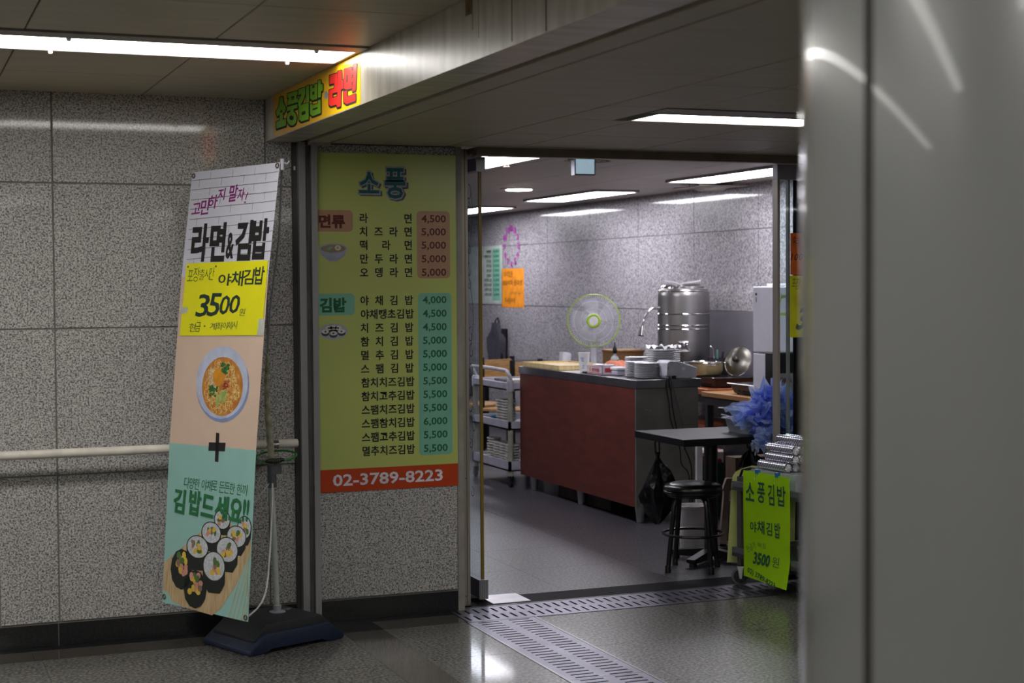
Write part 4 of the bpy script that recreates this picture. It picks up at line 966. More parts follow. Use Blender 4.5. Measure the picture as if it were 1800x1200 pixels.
# ------------------------------------------------------------------ grey serving trolley with bowls
t = thing('serving_trolley', 'pale grey plastic three-tier trolley stacked with bowls behind the open door', 'trolley', (4.66, 11.6, 0))
TX0, TX1, TY0, TY1 = 4.385, 4.88, 11.17, 11.98
for z0, z1 in ((.742, .80), (.44, .504), (.124, .20)):
    b = B(); b.box(TX0, TX1, TY0, TY1, z0, z0+.012); b.box(TX0, TX0+.02, TY0, TY1, z0, z1); b.box(TX1-.02, TX1, TY0, TY1, z0, z1); b.box(TX0, TX1, TY0, TY0+.02, z0, z1); b.box(TX0, TX1, TY1-.02, TY1, z0, z1)
    b.out('shelf', M['pale_grey'], t)
pg = mat('olive_grey_post', '9a988a', .5)
for x_ in (TX0+.022, TX1-.022):
    for y_ in (TY0+.022, TY1-.022):
        B().tube([(x_, y_, .085), (x_, y_, .745)], .0215, 14).out('post', pg, t, smooth=True)
        B().lathe([(.03, .735), (.03, .812), (.022, .822)], (x_, y_, 0), 16).out('corner_cap', M['pale_grey'], t, smooth=True)
        c = B().box(x_-.016, x_+.016, y_-.02, y_+.02, .045, .09).out('caster', M['black'], t)
        B().lathe([(.03, -.011), (.032, -.007), (.032, .007), (.03, .011)], M=Matrix.Translation((x_, y_+.01, .0325)) @ Matrix.Rotation(PI/2, 4, 'Y'), n=20).out('wheel', M['black'], c, smooth=True)
B().tube([(TX0+.03, TY0+.02, .81), (TX0+.01, TY0+.01, .86), (TX0-.01, TY0+.02, .895), (TX0-.012, TY0+.3, .90), (TX0-.012, TY1-.3, .90), (TX0-.01, TY1-.03, .895), (TX0+.01, TY1-.01, .86), (TX0+.03, TY1-.02, .81)], .014, 10).out('push_handle', mat('white_handle', 'b8b8c0', .4), t, smooth=True)
bowlm = mat('cream_melamine', 'ccccc4', .35)
def bowl(label, grp):
    t = thing('bowl', label, 'bowl', (0, 0, 0), group=grp)
    B().lathe([(.032, 0), (.036, .004), (.048, .014), (.050, .0205), (.058, .023), (.058, .030), (.0565, .031), (.048, .02), (.03, .008)], (0, 0, 0), 22, cap1=True).out('shell', bowlm, t, smooth=True)
    return t
for_dummy = 0
b0 = bowl('x', 'cream bowls stacked on the trolley'); first = True
stk = [(4.445, 11.55, .452, 9, 'left stack on the middle shelf'), (4.445, 11.42, .452, 9, 'second stack on the middle shelf'), (4.455, 11.285, .452, 9, 'stack beside the near post on the middle shelf'),
       (4.468, 11.70, .1365, 9, 'leftmost stack on the trolley bottom shelf'), (4.468, 11.56, .1365, 8, 'second stack on the trolley bottom shelf'), (4.468, 11.43, .1365, 8, 'third stack on the trolley bottom shelf'), (4.468, 11.30, .1365, 8, 'stack by the near post, bottom shelf')]
stk[0] = (4.468, 11.50, .4525, 9, 'left stack on the trolley middle shelf'); stk[1] = (4.468, 11.38, .4525, 9, 'right stack on the trolley middle shelf'); stk.pop(2)
for x_, y_, z_, n, who in stk:
    for k in range(n):
        lab = '%s cream bowl from the top, %s' % (ORD[n-1-k], who)
        loc = (x_+random.uniform(-.002, .002), y_+random.uniform(-.002, .002), z_+.0215*k)
        if first: b0.location = loc; b0['label'] = lab; first = False
        else: dup(b0, loc, random.uniform(0, 6), lab)
t = thing('basin', 'small turquoise plastic basin on the middle shelf of the trolley', 'basin', (4.46, 11.67, .452))
B().lathe([(.045, 0), (.065, .055), (.074, .06), (.074, .065), (.066, .063), (.062, .055), (.042, .006)], (4.487, 11.64, .4525), 22).out('shell', mat('turquoise_plastic', '2a86a8', .35), t, smooth=True)
random.seed(6); cupA = None
for k in range(7):
    x_, y_ = 4.455+.07*(k % 2), 11.40+.062*(k//2)
    lab = 'small steel cup on the top shelf of the trolley, %s of the cluster' % ORD[k]
    if cupA is None:
        cupA = thing('steel_cup', lab, 'cup', (x_, y_, .7545), group='steel cups on the trolley'); TM[cupA.name] = Matrix.Identity(4)
        B().lathe([(.02, 0), (.028, .05), (.029, .062), (.0275, .062), (.018, .004)], (0, 0, 0), 16).out('shell', M['steel'], cupA, smooth=True)
    else: dup(cupA, (x_, y_, .7545), 0, lab)
t = thing('food_container', 'white translucent food box with yellow contents on the trolley top', 'food box', (4.5, 11.24, .755))
B().box(4.44, 4.55, 11.21, 11.36, .772, .825).bevel(.008, 2).out('box', mat('milky_plastic', 'd4d2c4', .4), t)
B().box(4.445, 4.545, 11.215, 11.355, .774, .795).out('contents', mat('yellow_food', 'd8a848', .6), t)
o = B().box(4.44, 4.56, 11.225, 11.38, .7545, .771).bevel(.005, 2).out('blue_cloth', mat('blue_fabric', '2038a0', .8), None, loc=(4.5, 11.28, .7545)); tag(o, 'folded bright blue cloth under the white food box', 'cloth')
t = thing('white_tray', 'white lid lying flat on the trolley top behind the steel cups', 'lid', (4.66, 11.66, .755))
B().box(4.56, 4.84, 11.42, 11.85, .755, .785).bevel(.01, 2).out('lid', M['white'], t, smooth=True)

# ------------------------------------------------------------------ along the shop wall
def table(name, label, x0, x1, y0, y1, z, th, mt, ml, leg=.04):
    t = thing(name, label, 'table', ((x0+x1)/2, (y0+y1)/2, 0))
    B().box(x0, x1, y0, y1, z-th, z).bevel(.003, 1).out('tabletop', mt, t)
    for x_ in (x0+.02, x1-.02-leg):
        for y_ in (y0+.02, y1-.02-leg): B().box(x_, x_+leg, y_, y_+leg, .001, z-th).out('leg', ml, t)
    b = B(); b.box(x0+.02, x0+.045, y0+.06, y1-.06, z-th-.06, z-th); b.box(x1-.045, x1-.02, y0+.06, y1-.06, z-th-.06, z-th); b.box(x0+.06, x1-.06, y0+.02, y0+.045, z-th-.06, z-th); b.out('apron_rail', ml, t)
    return t
dk = mat('dark_table_frame', '26242a', .5)
table('work_table', 'low wooden work table on a black frame before the fridge', 5.56, 6.12, 9.56, 10.28, .755, .035, M['woodtop'], dk)
table('side_table', 'orange-brown topped table carrying the urn and the pans', 5.64, 6.12, 10.33, 11.48, .765, .045, M['orangewood'], dk)
o = B().box(5.69, 6.08, 10.40, 11.4, .46, .485).out('lower_shelf', M['orangewood'], bpy.data.objects['side_table'])
table('dining_table', 'long dark table along the granite wall behind the stand fan', 5.44, 6.1, 11.60, 14.6, .80, .03, mat('dark_tabletop', '2c2622', .35), dk)
# dark store under the tables
o = B().box(5.72, 6.1, 9.62, 10.2, .002, .5).bevel(.01, 1).out('storage_box', mat('dark_storage', '1c181a', .7), None, loc=(5.9, 9.9, 0)); tag(o, 'dark storage box under the low wooden work table', 'box')
bs_ = struct('trim_6', B().box(SX-.006, SX-.001, 10.30, 12.0, .82, 1.33), mat('steel_backsplash', '8c8a92', .45, metal=.5, var=.1, scale=3))
# urn
t = thing('water_urn', 'big stainless steel water urn with banded body and tap on the side table', 'urn', (5.885, 11.17, .7655))
UC = (5.885, 11.17, .7655)
ust = mat('urn_steel', 'b0aeac', .34, metal=1, var=.05, stretch=(30, 30, .4))
B().lathe([(.2, 0), (.206, .01), (.206, .36), (.206, .68), (.203, .722), (.19, .742), (.16, .748)], UC, 56).out('body', ust, t, smooth=True)
for z in (.425, .455, .545): B().torus(.2065, .006, Matrix.Translation((UC[0], UC[1], UC[2]+z)), 56, 6).out('band', M['chrome'], t, smooth=True)
B().torus(.203, .005, Matrix.Translation((UC[0], UC[1], UC[2]+.722)), 56, 6).out('band', M['chrome'], t, smooth=True)
vd = Vector((-UC[0], -UC[1], 0)).normalized(); vr = Vector((-vd.y, vd.x, 0))*-1
if vr.dot(RT) < 0: vr = -vr
dc = Vector(UC)+Vector((0, 0, .745))
B().lathe([(.065, 0), (.062, .015), (.05, .026), (.02, .034), (.001, .036)], dc-vr*.12, 28, cap1=False).out('lid', M['chrome'], t, smooth=True)
B().lathe([(.112, 0), (.11, .018), (.095, .030), (.05, .036), (.001, .037)], dc+vr*.055, 32, cap1=False).out('lid', ust, t, smooth=True)
tp_ = Vector(UC)+vd*.206
b = B()
for s_ in (-1, 1):
    b.tube([tp_+Vector((0, 0, .335))+vr*.035*s_+vd*.004, tp_+Vector((0, 0, .325))+vr*.042*s_+vd*.025, tp_+Vector((0, 0, .305))+vr*.026*s_+vd*.03, tp_+Vector((0, 0, .285))+vr*.03*s_+vd*.03, tp_+Vector((0, 0, .262))+vr*.045*s_+vd*.03, tp_+Vector((0, 0, .255))+vr*.035*s_+vd*.03], .006, 8)
b.tube([tp_+Vector((0, 0, .253))-vr*.04+vd*.03, tp_+Vector((0, 0, .253))+vr*.04+vd*.03], .007, 8)
b.tube([tp_+Vector((0, 0, .322))-vr*.04+vd*.02, tp_+Vector((0, 0, .322))+vr*.04+vd*.02], .009, 8)
b.tube([tp_+Vector((0, 0, .305))-vd*.01, tp_+Vector((0, 0, .305))+vd*.04], .012, 10)
b.out('tap', M['chrome'], t, smooth=True)
# gooseneck
def q5(x, y, Y=11.1): return ray(x, y, 1, Y)
gp_ = [q5(1160, 540), q5(1148, 541), q5(1139, 549), q5(1133, 560), q5(1130, 572), q5(1128.5, 580)]
g = B().tube(smooth_pts(gp_), .0085, 10).out('gooseneck', M['chrome'], t, smooth=True)
B().tube([q5(1129, 573), q5(1128, 579), q5(1126.5, 589)], .012, 14, rs=[.010, .016, .026]).out('shower_head', M['chrome'], t, smooth=True)
B().tube([q5(1126.5, 588), q5(1126, 590.5)], .024, 14).out('nozzle', M['black'], t, smooth=True)
b = B()
tws = [(-.15, .062), (-.11, .052), (-.06, .046), (-.028, .030), (.0, .040), (.05, .047), (.10, .052), (.135, .062)]
twp = tws+[(a_, z_+.013) for a_, z_ in tws[::-1]]
b.prism(twp, lambda p: dc+vr*p[0]+vd*.055+Vector((0, 0, p[1]-.004)), lambda p: dc+vr*p[0]-vd*.055+Vector((0, 0, p[1]-.004)))
o = b.out('white_towel', mat('white_cloth', 'dcdce0', .9), None, smooth=True, loc=tuple(dc)); tag(o, 'folded white cloth draped over both lids of the steel urn', 'cloth')
# squeeze bottle
bx_, by_ = 5.52, 11.62+.06
t = thing('pump_bottle', 'clear bottle with green label and black pump left of the urn', 'bottle', (bx_, by_, .801))
pbm = q5(1137, 640, by_); X_ = pbm.x
TM[t.name] = Matrix.Translation((bx_, by_, .801))
B().lathe([(.035, 0), (.038, .005), (.038, .12), (.03, .15), (.012, .165), (.012, .18)], (bx_, by_, .801), 18).out('bottle', mat('pale_bottle', 'b8bcc0', .3), t, smooth=True)
B().lathe([(.0385, .07), (.0385, .13)], (bx_, by_, .801), 18, cap0=False, cap1=False).out('label', mat('green_label', '7cb48c', .5), t, smooth=True)
B().lathe([(.014, .18), (.02, .2), (.016, .225), (.006, .245), (.005, .275)], (bx_, by_, .801), 12).out('pump', M['black'], t, smooth=True)
# wooden box and tissue things on the dining table
t = thing('wooden_box', 'light brown lidded wooden box behind the counter near the wall', 'box', (5.68, 11.86, .801))
B().box(5.56, 5.80, 11.72, 12.0, .801, .985).out('body', mat('box_wood', '9a7448', .6, c2='7c5a34', stretch=(3, 3, 14)), t)
B().box(5.552, 5.808, 11.712, 12.008, .985, 1.005).bevel(.003, 1).out('lid', bpy.data.materials['box_wood'], t)
t = thing('napkin_holder', 'white paper napkins standing in a flat black tray at the wall', 'napkins', (5.6, 12.75, .801))
B().box(5.46, 5.74, 12.6, 12.95, .801, .83).out('tray', M['black'], t)
b = B(); b.prism([(0, 0), (.075, 0), (.09, .11), (.07, .125), (.01, .13)], lambda p: (5.50+p[0], 12.72, .825+p[1]), lambda p: (5.50+p[0], 12.80, .825+p[1])); b.out('napkins', mat('white_napkin', 'd8d8e0', .9), t)
# cooking things
def hob(label, x0, x1, y0, y1, z):
    t = thing('induction_hob', label, 'hob', ((x0+x1)/2, (y0+y1)/2, z))
    b = B(); b.prism([(x0+.03, y0+.03), (x1-.03, y0+.03), (x1-.03, y1-.03), (x0+.03, y1-.03)], lambda p: (p[0], p[1], z+.008), lambda p: ((p[0]-(x0+x1)/2)*1.15+(x0+x1)/2, (p[1]-(y0+y1)/2)*1.13+(y0+y1)/2, z+.07)); b.out('body', mat('brown_black_plastic', '241c1a', .45), t)
    B().box(x0-.01, x1+.01, y0-.01, y1+.01, z+.07, z+.08).bevel(.003, 1).out('glass_top', mat('black_glass', '1c1c1f', .12), t)
    b = B()
    for x_ in (x0+.05, x1-.05):
        for y_ in (y0+.05, y1-.05): b.lathe([(.012, 0), (.012, .009)], (x_, y_, z), 10)
    b.out('foot', M['black'], t)
    b = B(); b.box(x0+.021, x0+.0235, y0+.08, y0+.20, z+.02, z+.032); b.box(x0+.021, x0+.0235, y0+.23, y0+.26, z+.02, z+.032); b.out('vent', M['void'], t)
    return t
hob('black induction hob under the gold pan on the side table', 5.72, 6.10, 10.37, 10.93, .7655)
hob('black induction hob on the low wooden work table beside the fridge', 5.61, 5.97, 9.60, 9.96, .7555)
# gold pan
t = thing('gold_pan', 'wide brass-coloured pan with steel rim on the black hob', 'pan', (5.80, 10.69, .846))
gm = mat('brass_pan', 'c8b888', .42, metal=.75, var=.05)
c = (5.80, 10.69, .8465)
B().lathe([(.118, 0), (.138, .012), (.148, .04), (.150, .098)], c, 40, cap1=False).out('body', gm, t, smooth=True)
B().torus(.152, .005, Matrix.Translation((c[0], c[1], c[2]+.1)), 40, 6).out('rim', M['chrome'], t, smooth=True)
B().lathe([(.146, .09), (.13, .012), (.0, .01)], c, 32, cap0=False, cap1=False).out('inside', M['steel'], t, smooth=True)
b = B()
for s_ in (-1, 1): b.tube([(c[0], c[1]+s_*.15, c[2]+.075), (c[0]-.0, c[1]+s_*.19, c[2]+.085), (c[0]-.04, c[1]+s_*.19, c[2]+.085), (c[0]-.05, c[1]+s_*.143, c[2]+.075)], .005, 6)
b.out('handle', M['chrome'], t, smooth=True)
t = thing('stock_pot', 'tall dark steel pot holding kitchen tools right of the gold pan', 'pot', (6.02, 10.86, .846))
c = (6.02, 10.86, .8465)
B().lathe([(.078, 0), (.08, .005), (.08, .118), (.082, .12), (.078, .12), (.076, .01)], c, 28).out('body', mat('dull_steel', '77757a', .3, metal=1), t, smooth=True)
for i, (dx, dy, h, m_, w) in enumerate(((-.02, .035, .19, M['chrome'], .004), (-.005, .0, .185, mat('teal_handle', '5c8c84', .5), .009), (.03, -.03, .17, mat('dark_handle', '2c2a2e', .5), .010))):
    o = B().tube([(c[0]+dx*.4, c[1]+dy*.4, c[2]+.012), (c[0]+dx*.8, c[1]+dy*.8, c[2]+.11), (c[0]+dx, c[1]+dy, c[2]+h)] + ([(c[0]+dx-.012, c[1]+dy+.02, c[2]+h+.022), (c[0]+dx-.02, c[1]+dy+.035, c[2]+h+.0)] if i == 0 else []), w, 8).out('kitchen_tool', m_, None, smooth=True, loc=(c[0], c[1], c[2]))
    tag(o, ['steel ladle with a hooked handle standing in the tall pot', 'teal-handled tool standing in the tall pot', 'dark-handled tool standing in the tall pot'][i], 'kitchen tool')
# leaning lid
t = thing('pan_lid', 'round steel lid with black knob leaning against the backsplash', 'lid', (6.0, 10.3, .96))
lc = ray(1298, 636, 0, 6.0); nrm = Vector((-.86, -.42, .35)).normalized()
ux = Vector((0, 0, 1)).cross(nrm).normalized(); uy = nrm.cross(ux)
lc.z = .846+.115*uy.z+.004
ML = Matrix.Translation(lc) @ Matrix((ux, uy, nrm)).transposed().to_4x4()
B().lathe([(.118, 0), (.12, .004), (.112, .008), (.10, .010), (.09, .016), (.05, .024), (.0, .026)], M=ML, n=40, cap1=False).out('dome', mat('lid_steel', '8e8b82', .3, metal=1), t, smooth=True)
B().torus(.117, .004, ML @ Matrix.Translation((0, 0, .004)), 40, 6).out('rim', M['chrome'], t, smooth=True)
B().lathe([(.012, .022), (.01, .04), (.02, .046), (.021, .058), (.012, .064)], M=ML, n=16).out('knob', M['black'], t, smooth=True)
# fridge
t = thing('fridge', 'white two-door fridge standing against the granite wall', 'fridge', (5.83, 9.25, 0))
fw_ = mat('fridge_white', 'd8d8e2', .35, var=.03)
B().box(5.58, 6.12, 8.98, 9.515, .03, 1.525).bevel(.006, 2).out('cabinet', fw_, t)
B().box(5.55, 5.578, 8.98, 9.515, 1.078, 1.525).bevel(.006, 2).out('upper_door', fw_, t)
B().box(5.55, 5.578, 8.98, 9.515, .05, 1.066).bevel(.006, 2).out('lower_door', fw_, t)
b = B(); b.box(5.6, 6.1, 9.0, 9.5, .001, .03); b.out('plinth', M['black'], t)
pf = PL((5.5485, 9.515, 0), (0, -1, 0), (0, 0, 1))
b = B(); rrect(b, pf, .03, 1.405, .065, 1.49, .004); b.out('energy_label', M['white'], t)
b = B(); poly(b, pf, [(.036, 1.465), (.06, 1.465), (.06, 1.482), (.036, 1.482)], .0012); poly(b, pf, [(.044, 1.42), (.054, 1.42), (.054, 1.452), (.044, 1.452)], .0012); b.out('label_print', M['black'], t)
fp = lambda x, y: ((9.515-ray(x, y, 0, 5.55).y), ray(x, y, 0, 5.55).z)
b = B(); u0, v0 = fp(1373, 524); u1, v1 = fp(1385, 516); fit(b, pf, 'Klarwind', u0, v0, u1, v1, off=0, d=.001); b.out('lettering', mat('blue_grey_print', '5a6c84', .5), t)
b = B(); u, v = fp(1379, 532)
for r, s0, nm_ in ((.05, 0, 'x'),):
    pts = [(u+.05*math.cos(PI*k/12), v+.05*math.sin(PI*k/12)) for k in range(13)]; ribbon(b, pf, pts, .014, .001)
poly(b, pf, [(u-.05, v-.065), (u+.05, v-.065), (u+.05, v-.085), (u-.05, v-.085)], .001); b.out('energy_mark', mat('green_yellow_print', 'a8c850', .5), t)
t = thing('sauce_bottle', 'pinkish plastic bottle with black cap standing on the fridge', 'bottle', (5.70, 9.12, 1.526))
c = (5.70, 9.14, 1.5265)
B().lathe([(.034, 0), (.037, .006), (.035, .03), (.037, .045), (.035, .06), (.037, .075), (.035, .09), (.036, .11), (.02, .15), (.016, .155)], c, 18).out('bottle', mat('pink_bottle', 'd0a89c', .35), t, smooth=True)
B().lathe([(.02, .155), (.02, .178), (.017, .182)], c, 14).out('cap', M['black'], t, smooth=True)
o = B().box(5.60, 5.78, 9.25, 9.42, 1.5265, 1.545).bevel(.006, 2).out('white_packet', M['white'], None, loc=(5.7, 9.3, 1.526)); tag(o, 'flat white packet lying on top of the fridge', 'packet')
o = B().lathe([(.02, 0), (.03, .075), (.032, .076), (.032, .079), (.028, .079), (.018, .003)], (5.60, 9.585, .7556), 16).out('foam_cup', M['white'], None, smooth=True, loc=(5.60, 9.585, .7556)); tag(o, 'small white cup on the work table edge by the fridge', 'cup')
# dark appliance behind the glass with a label
t = thing('freezer_box', 'dark appliance behind the glass screen with a white red-lettered label', 'appliance', (5.3, 8.4, 0))
B().box(5.11, 5.5, 8.45, 8.62, .002, 1.12).bevel(.01, 1).out('body', mat('dark_appliance', '1a1a1d', .35), t)
pz = PL((5.11, 8.4485, 0), (1, 0, 0), (0, 0, 1)); 
b = B(); rrect(b, pz, .0, .87, .14, .99, .005, d=.0006); b.out('label', M['white'], t)
b = B(); fit(b, pz, 'SAM JIN', .012, .92, .09, .965, off=.04, d=.0012); b.out('lettering', bpy.data.materials['red_print'], t)
# steel drawer unit behind the blue bags
t = thing('steel_cabinet', 'low steel cabinet with papers on it between the work table and blue bags', 'cabinet', (5.2, 9.1, 0))
B().box(5.10, 5.42, 8.75, 9.20, .66, .73).bevel(.003, 1).out('top', M['steel_h'], t)
B().box(5.13, 5.42, 8.78, 9.18, .002, .66).out('body', mat('dark_cabinet', '2a2a2c', .5), t)
o = B().box(5.14, 5.38, 8.82, 9.12, .7305, .742).out('papers', mat('white_papers', 'c8c8cc', .8), None, loc=(5.2, 9, .68)); tag(o, 'loose white papers on the low steel cabinet', 'papers')

# ------------------------------------------------------------------ on the shop wall
pw = PL((SX-.002, 16.6, 0), (0, -1, 0), (0, 0, 1))
U = lambda y: 16.6-y
t = thing('wall_menu', 'pale wall menu with teal price column and faded lines at the back', 'menu', (SX, 16.2, 1.66))
sheet(pw, U(17.6), 1.345, U(15.83), 1.975, .002).out('sheet', mat('pale_menu', 'b8c4bc', .4), t)
b = B(); rrect(b, pw, U(16.12), 1.38, U(15.89), 1.94, .01, d=.0008); b.out('teal_column', teal, t)
b = B(); rrect(b, pw, U(16.52), 1.85, U(16.42), 1.93, .01, d=.0008); b.out('teal_heading', teal, t)
b = B()
for k in range(10):
    z = 1.895-.052*k; s = rows[5+k][0]
    fit(b, pw, s, U(16.38 if len(s) > 4 else 16.30), z, U(16.15), z+.034, off=.02)
b.out('dish_names', M['ink'], t)
b = B()
for k in range(10):
    z = 1.895-.052*k; fit(b, pw, rows[5+k][2], U(16.09), z, U(15.92), z+.032, off=.02, d=.0014)
b.out('prices', bpy.data.materials['green_print'], t)
t = thing('number_clock', 'magenta numeral clock glued as an oval ring of numbers', 'clock', (SX, 15.54, 1.96))
mg = mat('magenta_plastic', 'a8389c', .5)
for n in range(1, 13):
    a = PI/2-2*PI*n/12; b = B(); u, v = U(15.545)+.205*math.cos(a), 1.958+.188*math.sin(a); w = .026 if n < 10 else .045
    fit(b, pw, str(n), u-w, v-.032, u+w, v+.032, off=.06, d=.006); b.out('numeral', mg, t)
t = thing('orange_wall_notice', 'orange paper with handwriting on the shop wall under the clock', 'notice', (SX, 15.5, 1.5))
sheet(pw, U(15.845), 1.308, U(15.21), 1.72, .002).out('paper', mat('orange_sheet', 'e89020', .6), t)
b = B(); fit(b, pw, '우리집은', U(15.78), 1.63, U(15.52), 1.69, off=0); fit(b, pw, '1000세파 원라정', U(15.84), 1.54, U(15.25), 1.60, off=0); fit(b, pw, '리ㄷㅂ', U(15.56), 1.445, U(15.30), 1.475, off=-.01); fit(b, pw, '주사용하식', U(15.76), 1.35, U(15.46), 1.41, off=0)
b.out('handwriting', M['ink'], t)
for i_, (y0, y1, z0, z1) in enumerate(((15.9, 15.8, 1.98, 2.0),)): pass
# apron and jacket
t = thing('apron', 'grey apron hanging by its neck loop on the shop wall', 'apron', (SX-.05, 15.95, 1.0))
def ap(u, v):
    T_ = [.09, .11, .20, .19, .17, .17, .16]; hw = T_[min(int(v*6), 6)]; f = v*6-int(v*6); hw2 = T_[min(int(v*6)+1, 6)]; w = hw+(hw2-hw)*f
    return Vector((SX-.035-.02*math.sin(u*9+v*3), 15.93+w*1.3*(.5-u)*2, 1.14-.52*v))
B().grid(ap, 16, 12, th=.006).out('cloth', mat('grey_apron', '66646f', .9, bump=.2, scale=30), t, smooth=True)
B().tube([(SX-.03, 15.99, 1.12), (SX-.025, 15.98, 1.16), (SX-.02, 15.93, 1.195), (SX-.025, 15.88, 1.16), (SX-.03, 15.87, 1.12)], .008, 6).out('neck_loop', mat('black_webbing', '1c1c20', .8), t, smooth=True)
B().box(SX-.03, SX-.001, 15.925, 15.935, 1.185, 1.195).out('hook', M['chrome'], t)
t = thing('jacket', 'dark folded garment hanging behind the grey apron', 'jacket', (SX-.05, 15.7, 1.0))
def jk(u, v): return Vector((SX-.02-.02*math.sin(u*7+v*2), 15.80-.17*u*(1-.25*abs(v-.35)), 1.08-.5*v))
B().grid(jk, 8, 10, th=.008).out('cloth', mat('dark_cloth', '26242c', .9), t, smooth=True)
# chairs at the far table
def chair(label, x, y, rz):
    t = thing('wooden_chair', label, 'chair', (x, y, 0), rz, 'wooden chairs at the wall table')
    Mx = TM[t.name]
    B().box(-.19, .19, -.19, .19, .43, .455, M=Mx).bevel(.004, 1).out('seat', M['wood'], t)
    B().box(-.18, .18, -.205, -.188, .62, .865, M=Mx).out('backrest', M['wood'], t)
    for s_ in (-1, 1):
        B().box(s_*.19-.016, s_*.19+.016, -.215, -.182, .002, .89, M=Mx).out('leg', M['black'], t)
        B().box(s_*.18-.012, s_*.18+.012, .16, .184, .002, .43, M=Mx).out('leg', M['black'], t)
    return t
chair('wooden-backed chair with black frame, second from the left at the back', 5.13, 13.05, math.radians(28))
chair('wooden-backed chair with black frame, leftmost at the back', 5.12, 13.70, math.radians(22))
t = thing('backpack', 'black bag slumped on the leftmost chair at the back', 'bag', (5.0, 13.9, .5))
b = B(); b.lathe([(.10, .0), (.15, .05), (.16, .2), (.12, .32), (.05, .36)], (4.98, 13.9, .47), 18, sx=.7); b.out('bag', mat('black_fabric', '121216', .8, bump=.3, scale=10), t, smooth=True)
B().tube([(4.98, 13.85, .82), (4.97, 13.85, .87), (4.97, 13.93, .87), (4.98, 13.95, .82)], .012, 6).out('strap', bpy.data.materials['black_fabric'], t, smooth=True)

# ================================================================== near the entrance
# ------------------------------------------------------------------ black table
t = thing('black_table', 'black square pedestal table just inside the entrance', 'table', (4.24, 7.66, 0))
B().box(3.87, 4.62, 7.345, 7.93, .692, .73).bevel(.002, 1).out('tabletop', mat('black_laminate', '121114', .4, bump=.04, scale=60, spec=.16), t)
B().tube([(4.245, 7.74, .05), (4.245, 7.74, .692)], .038, 20).out('pedestal', M['black'], t, smooth=True)
for k in range(4):
    a = math.radians(35+90*k); Mx = Matrix.Translation((4.245, 7.74, 0)) @ Matrix.Rotation(a, 4, 'Z')
    b = B(); b.prism([(.03, .022), (.235, .022), (.25, .03), (.25, .045), (.03, .075)], lambda p: Mx @ Vector((p[0], -.025, p[1])), lambda p: Mx @ Vector((p[0], .025, p[1])))
    ft = b.out('foot', M['black'], t); B().lathe([(.022, 0), (.022, .022)], M=Mx @ Matrix.Translation((.22, 0, .0005)), n=12).out('glide', M['black'], ft)
# stool
t = thing('stool', 'round black vinyl stool with ring footrest before the black table', 'stool', (4.03, 7.55, 0))
SO = (4.03, 7.55, 0)
B().lathe([(.135, .402), (.142, .408), (.140, .414), (.128, .416)], SO, 40).out('seat_rim', M['blackgloss'], t, smooth=True)
B().lathe([(.128, .412), (.150, .414), (.159, .422), (.160, .432), (.156, .436), (.160, .442), (.158, .454), (.148, .465), (.11, .474), (.0, .478)], SO, 48, cap1=False).out('seat', M['blackgloss'], t, smooth=True)
Ls = []
for k in range(4):
    a = math.radians(8+90*k); dx, dy = math.cos(a), math.sin(a)
    B().tube([(SO[0]+.05*dx, SO[1]+.05*dy, .405), (SO[0]+.09*dx, SO[1]+.09*dy, .403), (SO[0]+.112*dx, SO[1]+.112*dy, .388), (SO[0]+.124*dx, SO[1]+.124*dy, .355), (SO[0]+.131*dx, SO[1]+.131*dy, .30), (SO[0]+.163*dx, SO[1]+.163*dy, .03)], .0135, 10).out('leg', M['blackgloss'], t, smooth=True)
    B().lathe([(.0165, 0), (.0155, .035), (.014, .04)], (SO[0]+.165*dx, SO[1]+.165*dy, .0005), 12).out('foot_cap', M['black'], t, smooth=True)
B().torus(.163, .0075, Matrix.Translation((SO[0], SO[1], .200)), 48, 8).out('footrest', M['blackgloss'], t, smooth=True)
# bin
t = thing('waste_bin', 'pale grey round waste bin behind the stool', 'bin', (4.336, 8.12, 0))
B().lathe([(.072, .001), (.075, .006), (.087, .25), (.091, .254), (.091, .262), (.085, .262), (.083, .25), (.07, .01)], (4.336, 8.12, 0), 32).out('shell', mat('bin_grey', 'dedcda', .5), t, smooth=True)
# plastic tray with blue bags
t = thing('plastic_tray', 'translucent plastic tray on the black table under the blue bags', 'tray', (4.42, 7.6, .7305))
tc = (4.40, 7.56); sx2, sy2 = .115, .15
b = B()
prf = [(.80, 0), (.82, .003), (.97, .07), (1.10, .073), (1.10, .078), (.95, .076), (.79, .006)]
rings = []
for k_, z_ in prf:
    r_ = []
    for i in range(28):
        a = 2*PI*i/28; ca_, sa_ = math.cos(a), math.sin(a); e_ = .45
        r_.append(b.bm.verts.new((tc[0]+sx2*k_*math.copysign(abs(ca_)**e_, ca_), tc[1]+sy2*k_*math.copysign(abs(sa_)**e_, sa_), .7308+z_)))
    rings.append(r_)
for p, q in zip(rings, rings[1:]):
    for i in range(28): b.bm.faces.new((p[i], p[(i+1) % 28], q[(i+1) % 28], q[i]))
b.bm.faces.new(rings[-1][::-1])
b.out('shell', mat('milky_clear_plastic', 'a4a8b0', .3, alpha=.6), t, smooth=True)
